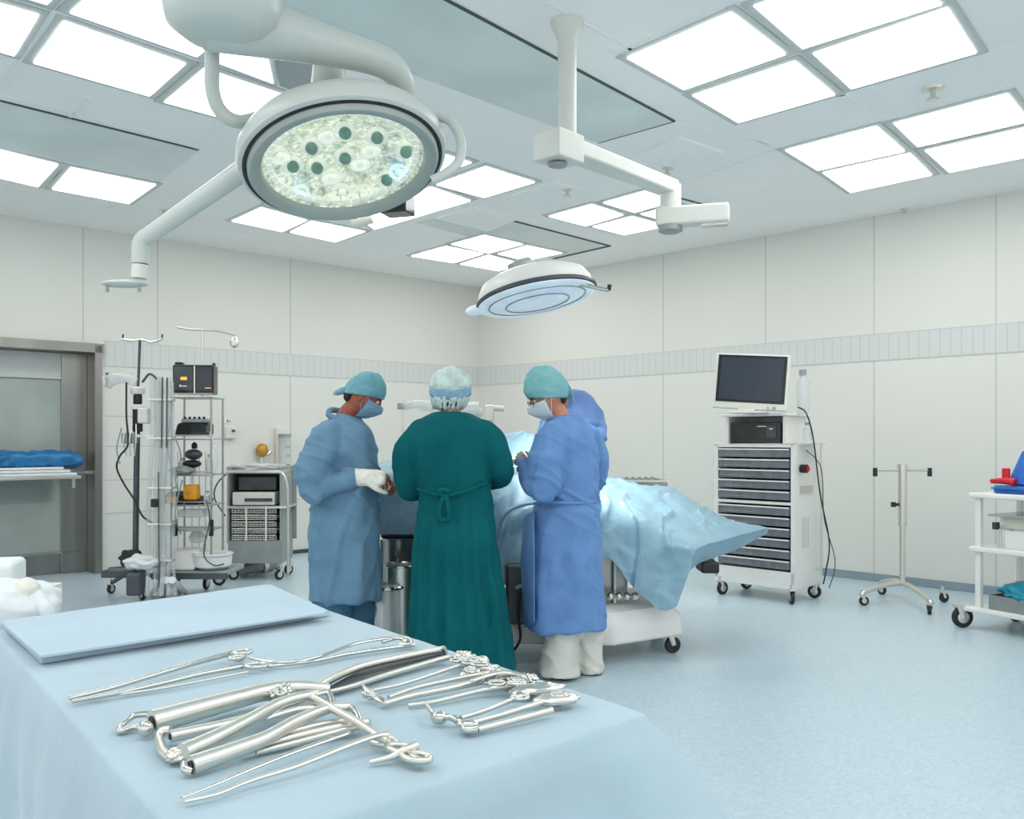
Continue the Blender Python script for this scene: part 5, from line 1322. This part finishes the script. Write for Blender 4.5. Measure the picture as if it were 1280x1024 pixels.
def hand(mb, w, d, n, t, curl=.5, s=1, spread=1, grow=0):
    "w wrist, d direction of fingers, n palm-facing normal, t thumb side"
    d = V(d).normalized(); n = (V(n)-d*V(n).dot(d)).normalized(); t = (V(t)-d*V(t).dot(d)-n*V(t).dot(n)).normalized(); w = V(w)
    g = grow
    mb.loft([(w-d*.02*s, t*(.027*s+g), n*(.021*s+g)), (w, t*(.027*s+g), n*(.020*s+g)), (w+d*.03*s, t*(.036*s+g), n*(.018*s+g)), (w+d*.065*s, t*(.042*s+g), n*(.016*s+g)), (w+d*.092*s, t*(.041*s+g), n*(.013*s+g))], 20)
    F_ = [(.031,.072,.9),(.0105,.080,1),(-.0105,.074,.97),(-.031,.058,.85)]
    tips = []
    for i, (o, L, q) in enumerate(F_):
        p = w+d*(.082-.004*abs(i-1))*s+t*o*s; dirv = (d+t*o*2.2*spread).normalized(); pts_ = [tuple(p-d*.012*s)+(.0095*q*s+g,), tuple(p)+(.0098*q*s+g,)]
        ang = 0
        for k, fr in enumerate((.45,.31,.24)):
            ang += curl*(.75+.12*i)*(1, 1.15, .8)[k]
            dd_ = dirv*math.cos(ang)+n*math.sin(ang); p = p+dd_*L*fr*s; pts_.append(tuple(p)+((.0092,.0085,.0066)[k]*q*s+g,))
        mb.tube([x[:3] for x in pts_], [x[3] for x in pts_], 12); mb.ball(p, .0064*q*s+g, 12, 8); tips.append(p)
        for x in pts_[1:-1]: mb.ball(x[:3], x[3], 12, 8)
    b = w+d*.022*s+t*.022*s+n*.006*s; a1 = b+(t*.62+d*.62+n*.30).normalized()*.044*s; a2 = a1+(t*.15+d*.85+n*.45).normalized()*.032*s; a3 = a2+(d*.85+n*.55-t*.1).normalized()*.024*s
    mb.tube([b, a1, a2, a3], [.0165*s+g, .0125*s+g, .0105*s+g, .0075*s+g], 12)
    for x, q in ((a1,.0125),(a2,.0105),(a3,.0076)): mb.ball(x, q*s+g, 12, 8)
    return tips
def L3(a, b, t): return V(a).lerp(V(b), t)
def body(root_name, label, S, skin, cat='person'):
    "one continuous figure grown from lofts and fused"
    mb = MB(); hc, hf = S['head'], S['hf']; head(mb, hc, hf, S.get('hs', 1))
    R, r_, f_, u_ = hframe(hf)
    nb = V(S['neck']); sk = L3(hc, nb, .3)
    mb.tube([V(hc)-u_*.045-f_*.012, L3(V(hc)-u_*.045-f_*.012, nb, .5), nb+V((0,0,-.05))], [.052, .054, .066], 20)
    sl, sr = V(S['shl']), V(S['shr']); hip = V(S['hip']); ch = (sl+sr)/2
    ax = (sl-sr).normalized(); up = (nb-hip).normalized(); bx = ax.cross(up).normalized(); hw = (sl-sr).length/2
    mb.loft([(hip-up*.08, ax*.13, bx*.10), (hip+up*.02, ax*.17, bx*.115), (L3(hip,ch,.4), ax*.145, bx*.10), (L3(hip,ch,.75)+up*0, ax*.165, bx*.115), (ch-up*.05, ax*(hw*.80), bx*.085), (L3(ch,nb,.4), ax*.075, bx*.06), (nb, ax*.06, bx*.06)], 28)
    for sd, sh, el, wr, key in ((1,'shl','ell','wrl','hl'),(-1,'shr','elr','wrr','hr')):
        a, b, c = V(S[sh]), V(S[el]), V(S[wr])
        a = L3(a, hip, .10)-ax*sd*.012; mb.capsule(a, b, .042, .040); mb.capsule(b, c, .043, .027); mb.ball(L3(b,c,.3), .044, 16, 10)
        h = S[key]; hand(mb, c, h[0], h[1], h[2], h[3], S.get('hsz', 1.0))
    for kn, an, sd in (('knl','anl',1),('knr','anr',-1)):
        k_, a_ = V(S[kn]), V(S[an]); h0 = hip+ax*sd*.09-up*.04
        mb.capsule(h0, k_, .085, .056); mb.capsule(k_, a_, .056, .038); mb.ball(L3(k_,a_,.3), .058, 16, 10)
        fd = V(S['fdir']).normalized()
        mb.loft([(a_-fd*.05+V((0,0,-.04)), fd.cross(V((0,0,1)))*.03, V((0,0,1))*.035), (a_+V((0,0,-.03)), fd.cross(V((0,0,1)))*.035, V((0,0,1))*.045), (a_+fd*.09+V((0,0,-.05)), fd.cross(V((0,0,1)))*.045, V((0,0,1))*.026), (a_+fd*.16+V((0,0,-.058)), fd.cross(V((0,0,1)))*.035, V((0,0,1))*.016)], 16)
    # re-parent trick: the body is the top-level mesh
    o = mb.build(root_name, skin, None, remesh=.0058, smit=2)
    tag(o, label, cat)
    return o
def gown(root, m, torso, sleeves, fold=None, nm='gown', vox=.0095, amp=.012, wz=None, **kw):
    "torso: (py, l, r, Y, halfdepth) rows from the photograph's silhouette"
    mb = MB(); rr = cr([tuple(t) for t in torso], 6)
    st = [(W((t[1]+t[2])/2, t[0], t[3]), V(((t[2]-t[1])/2*t[3]/FP,0,0)), V((0,t[4],0))) for t in rr]
    mb.loft(st, 180, True, fold, 2.25)
    for sl in sleeves:
        q = cr([tuple(V(p[0]))+(p[1],) for p in sl], 5)
        mb.tube([V(x[:3]) for x in q], [x[3] for x in q], 24)
        mb.ball(q[0][:3], q[0][3], 20, 12)
    o = mb.build(nm, m, root, remesh=vox, smit=4)
    zt_, zb_ = st[0][0].z, st[-1][0].z; wz_ = wz or (zt_*.62+zb_*.38); els = [V(sl[len(sl)//2+1][0]) for sl in sleeves]
    sd = zt_*7+st[0][0].x*13
    def fn(p, n):
        wq = V((p.x+.05*noise.noise(p*3), p.y+.05*noise.noise(p*3+V((5,0,0))), p.z))
        rv = max(0, 1-abs(noise.noise(V((wq.x*6.5+sd, wq.y*6.5, wq.z*1.3))))*4.5)
        rx = max(0, 1-abs(noise.noise(V((wq.x*3+sd, wq.y*3, wq.z*11+(wq.x+wq.y)*5))))*5)
        low = min(1, max(0, (wz_-p.z)/.35)); waist = math.exp(-((p.z-wz_)/.10)**2)
        el = max(math.exp(-((p-e_).length/.16)**2) for e_ in els)
        return amp*1.6*(.9*rv*(.45+.55*low)+rx*(.25+.9*el+.7*waist)*(1-.6*low)+.8*noise.noise(p*9+V((sd,0,0))))
    return bake(o, fn)
def cuff(root, m, a, b, r0, r1, nm='cuff'):
    return MB().tube([V(a), L3(a,b,.5), V(b)], [r0, (r0+r1)/2*1.05, r1], 20).build(nm, m, root)
def trousers(root, m, legs, vox=.012, disp=.03):
    mb = MB()
    for l in legs:
        q = cr([tuple(W(*p[0]))+(p[1], p[2]) for p in l], 5)
        mb.loft([(V(x[:3]), V((x[3],0,0)), V((0,x[4],0))) for x in q], 28)
    o = mb.build('trousers', m, root, remesh=vox, smit=3)
    return bake(o, lambda p, n: .012*max(0, 1-abs(noise.noise(V((p.x*5, p.y*5, p.z*9+p.x*6))))*5)+.008*noise.noise(p*9))
def shoes(root, ank, fd):
    fd = V(fd).normalized(); sx = fd.cross(V((0,0,1)))
    for a in ank:
        a = V(a); g = V((a.x, a.y, 0))
        mb = MB().loft([(g-fd*.085+V((0,0,.05)), sx*.022, V((0,0,.03))), (g-fd*.07+V((0,0,.052)), sx*.038, V((0,0,.048))), (g+V((0,0,.055)), sx*.042, V((0,0,.052))), (g+fd*.08+V((0,0,.043)), sx*.050, V((0,0,.036))), (g+fd*.15+V((0,0,.036)), sx*.045, V((0,0,.027))), (g+fd*.19+V((0,0,.03)), sx*.025, V((0,0,.016)))], 20)
        o = mb.build('shoe', M['shoe'], root)
        MB().loft([(g-fd*.09+V((0,0,.008)), sx*.028, V((0,0,.010))), (g+V((0,0,.008)), sx*.044, V((0,0,.010))), (g+fd*.1+V((0,0,.008)), sx*.052, V((0,0,.010))), (g+fd*.19+V((0,0,.010)), sx*.026, V((0,0,.008)))], 16).build('sole', M['sole'], o)
# ---- person A: grey-blue gown, left
YA = 5.0
A = dict(head=W(455,496,YA+.0), hf=(.88,.10,-.52), neck=W(425,527,YA+.02), shl=W(418,543,YA+.20), shr=W(415,545,YA-.17), hip=W(430,640,YA),
  hsz=1.18, ell=W(420,598,YA+.27), wrl=W(464,602,YA+.02), hl=((.9,-.1,-.1),(-.1,-.6,-.7),(.2,-.7,.6),.55),
  elr=W(397,602,YA-.22), wrr=W(453,597,YA-.205), hr=((.97,.15,-.04),(.1,.7,-.7),(.1,.5,.8),.55),
  knl=W(440,740,YA+.1), knr=W(418,740,YA-.1), anl=W(442,822,YA+.12), anr=W(412,828,YA-.1), fdir=(1,.2,0), hs=1.02)
A['anl'].z = A['anr'].z = .09
pa = body('person', 'person in grey-blue gown and teal cap, in profile, working with cream gloved hands', A, M['skinD'])
face_bits(pa, A['head'], A['hf'], 1.02)
cap(pa, A['head'], A['hf'], M['capA'], 1.07, .34, -.30, 1.14, 1.02, wob=.05, xw=1.1)
R, r_, f_, u_ = hframe(A['hf'])
capband(pa, pa, A['head'], A['hf'], M['capband'], 1.05, .34, -.30, .16, 1.12)
bk = A['head']-f_*.11
MB().tube([V(p) for p in cr([W(432,488,YA-.02),W(426,489,YA-.03),W(420,492,YA-.03),W(419,494,YA-.03)],4)], [.028,.012], 12, flat=.6).build('cap_tie', M['capband'], pa)
maskm(pa, A['head'], A['hf'], M['maskA'], 1.02)
MB().ball(A['head']-f_*.075-u_*.035, (.06,.03,.04), 16, 10, R).build('hair', M['hair'], pa)
g = gown(pa, M['gownA'], [(520,420,448,YA,.06),(527,409,456,YA,.10),(538,398,463,YA,.17),(560,392,468,YA,.20),(590,394,470,YA,.20),(620,393,471,YA,.20),(650,390,472,YA,.21),(700,389,474,YA,.22),(743,388,474,YA,.23),(747,389,473,YA,.22)],
  [[(W(412,545,YA-.14),.085),(W(400,565,YA-.19),.094),(W(392,590,YA-.22),.098),(W(399,606,YA-.22),.086),(W(418,604,YA-.22),.068),(W(434,599,YA-.215),.057),(W(441,598,YA-.21),.052)],
   [(W(418,545,YA+.16),.08),(W(422,598,YA+.27),.075),(W(445,600,YA+.2),.055),(W(456,600,YA+.14),.045)]],
  fold=lambda t, a: 1+.03*t*math.sin(5*a+1)+.012*math.sin(9*a+6*t), amp=.013, wz=W(0,615,YA).z)
MB().tube([V(p) for p in cr([W(411,519,YA-.03),W(425,527,YA-.085),W(440,534,YA-.06),W(448,532,YA+.0),W(444,522,YA+.07),W(425,514,YA+.07),W(413,513,YA+.03),W(411,519,YA-.03)],4)], .017, 12, flat=1).build('collar', M['gownA'], g)
cuff(g, M['gownA'], W(436,598,YA-.213), W(445,597,YA-.208), .058, .055)
# gloves: cuff and palm cream, fingers bare in the photograph
for wr, el, h, nm in ((A['wrr'],A['elr'],A['hr'],0),(A['wrl'],A['ell'],A['hl'],1)):
    d = V(h[0]).normalized(); n = V(h[1]); n = (n-d*n.dot(d)).normalized(); t = n.cross(d)
    mb = MB().loft([(wr-d*.06, t*.050, n*.050), (wr-d*.02, t*.049, n*.048), (wr+d*.03, t*.050, n*.042), (wr+d*.07, t*.054, n*.036), (wr+d*.105, t*.052, n*.030), (wr+d*.122, t*.042, n*.022), (wr+d*.128, t*.025, n*.010)], 24)
    b_ = wr+d*.03+t*.03; mb.capsule(b_, b_+(t*.5+d*.8+n*.4).normalized()*.07, .022, .014); mb.capsule(b_+(t*.5+d*.8+n*.4).normalized()*.07, b_+(t*.4+d*1.6+n*.9).normalized()*.12, .014, .011)
    go = mb.build('glove', M['glove'], pa, remesh=.005, smit=4, disp=.012, dsize=.035)
trousers(pa, M['trA'], [[((418,725,YA-.08),.115,.12),((414,770,YA-.08),.11,.11),((412,836,YA-.08),.105,.11)], [((446,725,YA+.08),.10,.12),((448,770,YA+.08),.095,.11),((445,828,YA+.1),.09,.11)]])
shoes(pa, (A['anl'], A['anr']), (1,.2,0))
# ---- person B: green gown, back view
YB = 4.78
Bp = dict(head=W(563,488,YB+.05), hf=(-.02,.93,-.36), neck=W(564,520,YB+.02), shl=W(524,543,YB), shr=W(605,543,YB), hip=W(568,640,YB),
  ell=W(509,602,YB+.02), wrl=W(538,596,YB+.30), hl=((.5,.85,0),(.3,0,-.9),(.6,-.3,.2),.5),
  elr=W(628,590,YB+.02), wrr=W(594,592,YB+.32), hr=((-.5,.85,0),(-.3,0,-.9),(-.6,-.3,.2),.5),
  knl=W(550,740,YB), knr=W(592,740,YB), anl=W(550,830,YB), anr=W(592,830,YB), fdir=(0,1,0), hs=1.05)
Bp['anl'].z = Bp['anr'].z = .09
pb = body('person', 'person in long dark green gown seen from behind, pale bouffant cap', Bp, M['skin'])
face_bits(pb, Bp['head'], Bp['hf'], 1.05)
maskm(pb, Bp['head'], Bp['hf'], M['maskC'], 1.05)
c = cap(pb, Bp['head']+V((0,0,.008)), (-.02,.98,-.10), M['capB'], 1.1, .30, -.35, 1.10, .84, wob=.07, xw=1.22)
capband(pb, c, Bp['head']+V((0,0,.0)), (-.02,.98,-.10), M['capband'], 1.12, .16, -.50, .36, 1.14, 1.18)
rows = []
for i in range(6):
    row = []
    for q in range(72):
        a = 2*PI*q/72; t = i/5; rr = 1+.10*math.sin(q*2.1)*t+.08*noise.noise(V((q*.4, t*3, 1)))-.28*t*t
        row.append(Bp['head']+V((math.cos(a)*.108*rr-.006*t, math.sin(a)*.115*rr, -.022-.075*t-.014*math.sin(a+PI)+.006*math.sin(q*1.3))))
    rows.append(row)
MB().grid(rows, wrap=True).build('cap_frill', M['capB'], c, solid=.003, angle=80)
MB().ball(Bp['head']+V((0,-.075,-.070)), (.055,.03,.03), 20, 12).build('hair', M['hair'], pb)
def foldB(t, a):
    k = max(0, (t-.40))/.60; v = 0
    for c_, w_, d_ in ((-2.25,.13,.8),(-1.85,.10,1),(-1.52,.12,.9),(-1.22,.09,.8),(-.88,.12,1),(-.4,.15,.7),(-2.7,.14,.7),(.5,.2,.8),(1.2,.2,.8),(2.2,.2,.8)):
        aa = (a+PI) % (2*PI)-PI; v = max(v, d_*max(0, 1-abs(aa-c_)/(w_*1.5)))
    return 1-.15*min(1, k*1.6)*v+.012*math.sin(6*a+9*t)*(1-k)
g = gown(pb, M['gownB'], [(516,547,583,YB,.06),(519,538,592,YB,.085),(526,524,606,YB,.12),(540,516,614,YB,.15),(560,515,613,YB,.16),(590,520,612,YB,.155),(613,525,614,YB,.15),(622,525,616,YB,.155),(650,521,619,YB,.18),(700,517,625,YB,.22),(760,513,635,YB,.26),(830,511,645,YB,.30),(836,512,644,YB,.29)],
  [[(W(527,543,YB),.085),(W(513,565,YB),.088),(W(510,590,YB+.02),.082),(W(513,606,YB+.06),.078),(W(525,606,YB+.16),.07),(W(536,598,YB+.28),.045)],
   [(W(602,543,YB),.085),(W(616,562,YB),.088),(W(624,583,YB),.078),(W(626,592,YB+.04),.066),(W(612,596,YB+.18),.065),(W(596,593,YB+.30),.045)]],
  fold=foldB, amp=.006, wz=W(0,615,YB).z)
kl = lambda px, py, y=-.185: W(px, py, YB+y)
mb = MB().tube([V(p) for p in cr([W(522,611,YB-.09),W(540,617,YB-.16),W(558,620,YB-.18),W(585,613,YB-.165),W(607,604,YB-.10)],5)], .0085, 10, flat=1)
bl = mb.build('waist_tie', M['gownB'], pb)
MB().ball(kl(556,621), (.022,.016,.022), 16, 10).build('knot', M['gownB'], bl)
MB().tube([V(p) for p in cr([kl(556,620),kl(550,632,-.2),kl(550,648,-.2),kl(561,648,-.2),kl(560,632,-.2),kl(557,622)],5)], .013, 10).build('bow_tail', M['gownB'], bl)
MB().tube([V(p) for p in cr([kl(556,620),kl(549,616,-.2),kl(553,612,-.2),kl(561,615,-.19)],5)], .012, 10).build('bow_loop', M['gownB'], bl)
shoes(pb, (Bp['anl'], Bp['anr']), (0,1,0))
# ---- person C: blue gown, right
YC = 5.0
Cp = dict(head=W(684,497,YC-.02), hf=(-.86,-.18,-.42), neck=W(706,529,YC), shl=W(690,545,YC-.14), shr=W(735,548,YC+.12), hip=W(708,650,YC),
  ell=W(683,606,YC-.20), wrl=W(660,586,YC-.06), hl=((-.55,.3,.62),(.2,.8,-.2),(.5,.4,.7),.75),
  elr=W(738,605,YC+.25), wrr=W(690,590,YC+.38), hr=((-.9,.2,0),(-.1,-.4,-.8),(.1,-.7,.4),.5),
  knl=W(702,750,YC-.03), knr=W(735,750,YC+.05), anl=W(702,830,YC-.03), anr=W(737,828,YC+.06), fdir=(-.6,.75,0), hs=1.0)
Cp['anl'].z = Cp['anr'].z = .09
pc_ = body('person', 'person in bright blue gown and white trousers, glasses and white mask, facing left', Cp, M['skin'])
face_bits(pc_, Cp['head'], Cp['hf'], 1.0, True)
c = cap(pc_, Cp['head'], Cp['hf'], M['capC'], 1.07, .26, -.34, 1.16, 1.22, back=.05, wob=.05)
MB().tube([V(p) for p in cr([W(704,478,YC+.02),W(711,488,YC+.05),W(716,502,YC+.06)],5)], [.03,.014], 14, flat=.5).build('cap_tie', M['capC'], c)
maskm(pc_, Cp['head'], Cp['hf'], M['maskC'], 1.05)
R, r_, f_, u_ = hframe(Cp['hf'])
MB().ball(Cp['head']-f_*.07-u_*.03, (.062,.034,.045), 16, 10, R).build('hair', M['hair'], pc_)
def foldC(t, a):
    k = max(0, (t-.45))/.55
    return 1+.03*k*math.sin(6*a+1.4)+.012*math.sin(8*a+7*t)
g = gown(pc_, M['gownC'], [(521,695,722,YC,.06),(525,686,731,YC,.10),(535,678,739,YC,.13),(555,676,746,YC,.16),(590,678,748,YC,.165),(615,674,747,YC,.165),(627,671,747,YC,.16),(640,669,748,YC,.165),(700,664,752,YC,.19),(750,661,755,YC,.205),(780,659,756,YC,.21),(784,660,755,YC,.20)],
  [[(W(690,546,YC-.10),.085),(W(684,570,YC-.16),.088),(W(683,596,YC-.19),.092),(W(680,608,YC-.20),.080),(W(668,603,YC-.17),.068),(W(658,590,YC-.11),.052),(W(653,579,YC-.06),.040)],
   [(W(732,548,YC+.10),.08),(W(744,575,YC+.16),.078),(W(740,602,YC+.22),.07),(W(700,592,YC+.34),.045)]],
  fold=foldC, amp=.012, wz=W(0,628,YC).z)
MB().tube([V(p) for p in cr([W(668,629,YC-.12),W(690,628,YC-.175),W(715,629,YC-.185),W(738,628,YC-.14),W(747,626,YC-.04)],5)], .008, 10).build('waist_tie', M['gownC'], pc_)
cuff(g, M['maskA'], W(655,583,YC-.075), W(650,574,YC-.045), .036, .030)
# hanging front panel at left
pr = [[W(667,640,YC-.16),W(660,643,YC-.10),W(655,650,YC-.02)],[W(668,700,YC-.19),W(659,702,YC-.12),W(651,705,YC-.03)],[W(668,778,YC-.2),W(662,782,YC-.13),W(656,785,YC-.04)]]
MB().grid([[V(p) for p in cr(rw,6)] for rw in [[pr[i][j] for j in range(3)] for i in range(3)]]).build('side_flap', M['gownC'], g, solid=.006)
trousers(pc_, M['trC'], [[((702,762,YC-.04),.105,.12),((702,800,YC-.04),.10,.11),((700,828,YC-.04),.105,.12),((699,842,YC-.05),.115,.14)], [((735,762,YC+.06),.085,.11),((737,800,YC+.06),.078,.10),((737,828,YC+.07),.076,.11),((737,839,YC+.07),.074,.13)]])
shoes(pc_, (W(700,0,YC-.04), W(738,0,YC+.07)), (-.35,.85,0))
# ---- person D: beyond the table, bending, head behind C
YD = 6.15
Dp = dict(head=W(694,494,YD-.16), hf=(-.5,-.6,-.55), neck=W(712,505,YD-.06), shl=W(737,512,YD+.05), shr=W(690,520,YD-.16), hip=W(722,620,YD+.25),
  ell=W(747,545,YD-.05), wrl=W(722,568,YD-.25), hl=((-.8,-.4,-.3),(.1,-.3,-.9),(-.2,-.8,.2),.6),
  elr=W(680,565,YD-.25), wrr=W(668,575,YD-.42), hr=((-.6,-.6,-.3),(.2,-.3,-.9),(.7,-.5,.2),.6),
  knl=W(740,700,YD+.2), knr=W(705,700,YD+.2), anl=W(740,780,YD+.2), anr=W(705,780,YD+.2), fdir=(-.5,-.8,0), hs=.98)
Dp['anl'].z = Dp['anr'].z = .09
pd = body('person', 'person in blue gown bending on far side of table, only back and shoulder showing', Dp, M['skin'])
face_bits(pd, Dp['head'], Dp['hf'], .98)
maskm(pd, Dp['head'], Dp['hf'], M['maskA'], .98)
cap(pd, Dp['head'], Dp['hf'], M['capA'], 1.0, .30, -.35, 1.12, 1.1)
gown(pd, M['gownD'], [(488,708,722,YD-.02,.08),(494,698,736,YD-.02,.13),(505,693,745,YD,.16),(525,692,750,YD+.02,.18),(550,690,748,YD+.08,.18),(580,690,746,YD+.15,.18),(620,692,750,YD+.22,.19),(680,690,752,YD+.24,.20),(730,688,754,YD+.24,.21)],
  [[(W(733,514,YD+.03),.09),(W(743,530,YD),.082),(W(747,544,YD-.05),.062),(W(738,555,YD-.14),.05),(W(726,565,YD-.22),.042)],
   [(W(694,520,YD-.12),.085),(W(682,560,YD-.24),.07),(W(670,574,YD-.38),.045)]], vox=.013)
MB().tube([W(748,546,YD-.06), W(752,556,YD-.06)], [.032,.026], 14).build('elbow_fold', M['capA'], pd, disp=.02, dsize=.05)
shoes(pd, (Dp['anl'], Dp['anr']), (-.5,-.8,0))

# ------------------------------------------------------------ unseen area lights added at ceiling height to brighten the foreground
for x, y, sx, sy, e in ((0,.2,2.4,1.2,24),(-2.6,1.6,1.2,2.4,38),(2.4,1.2,1.2,2.4,42)):
    l = bpy.data.lights.new('fill_area', 'AREA'); o = bpy.data.objects.new('fill_area', l); C.objects.link(o)
    l.shape = 'RECTANGLE'; l.size = sx; l.size_y = sy; l.energy = e; l.color = (1,.995,.98); o.location = (x, y, H-.03)
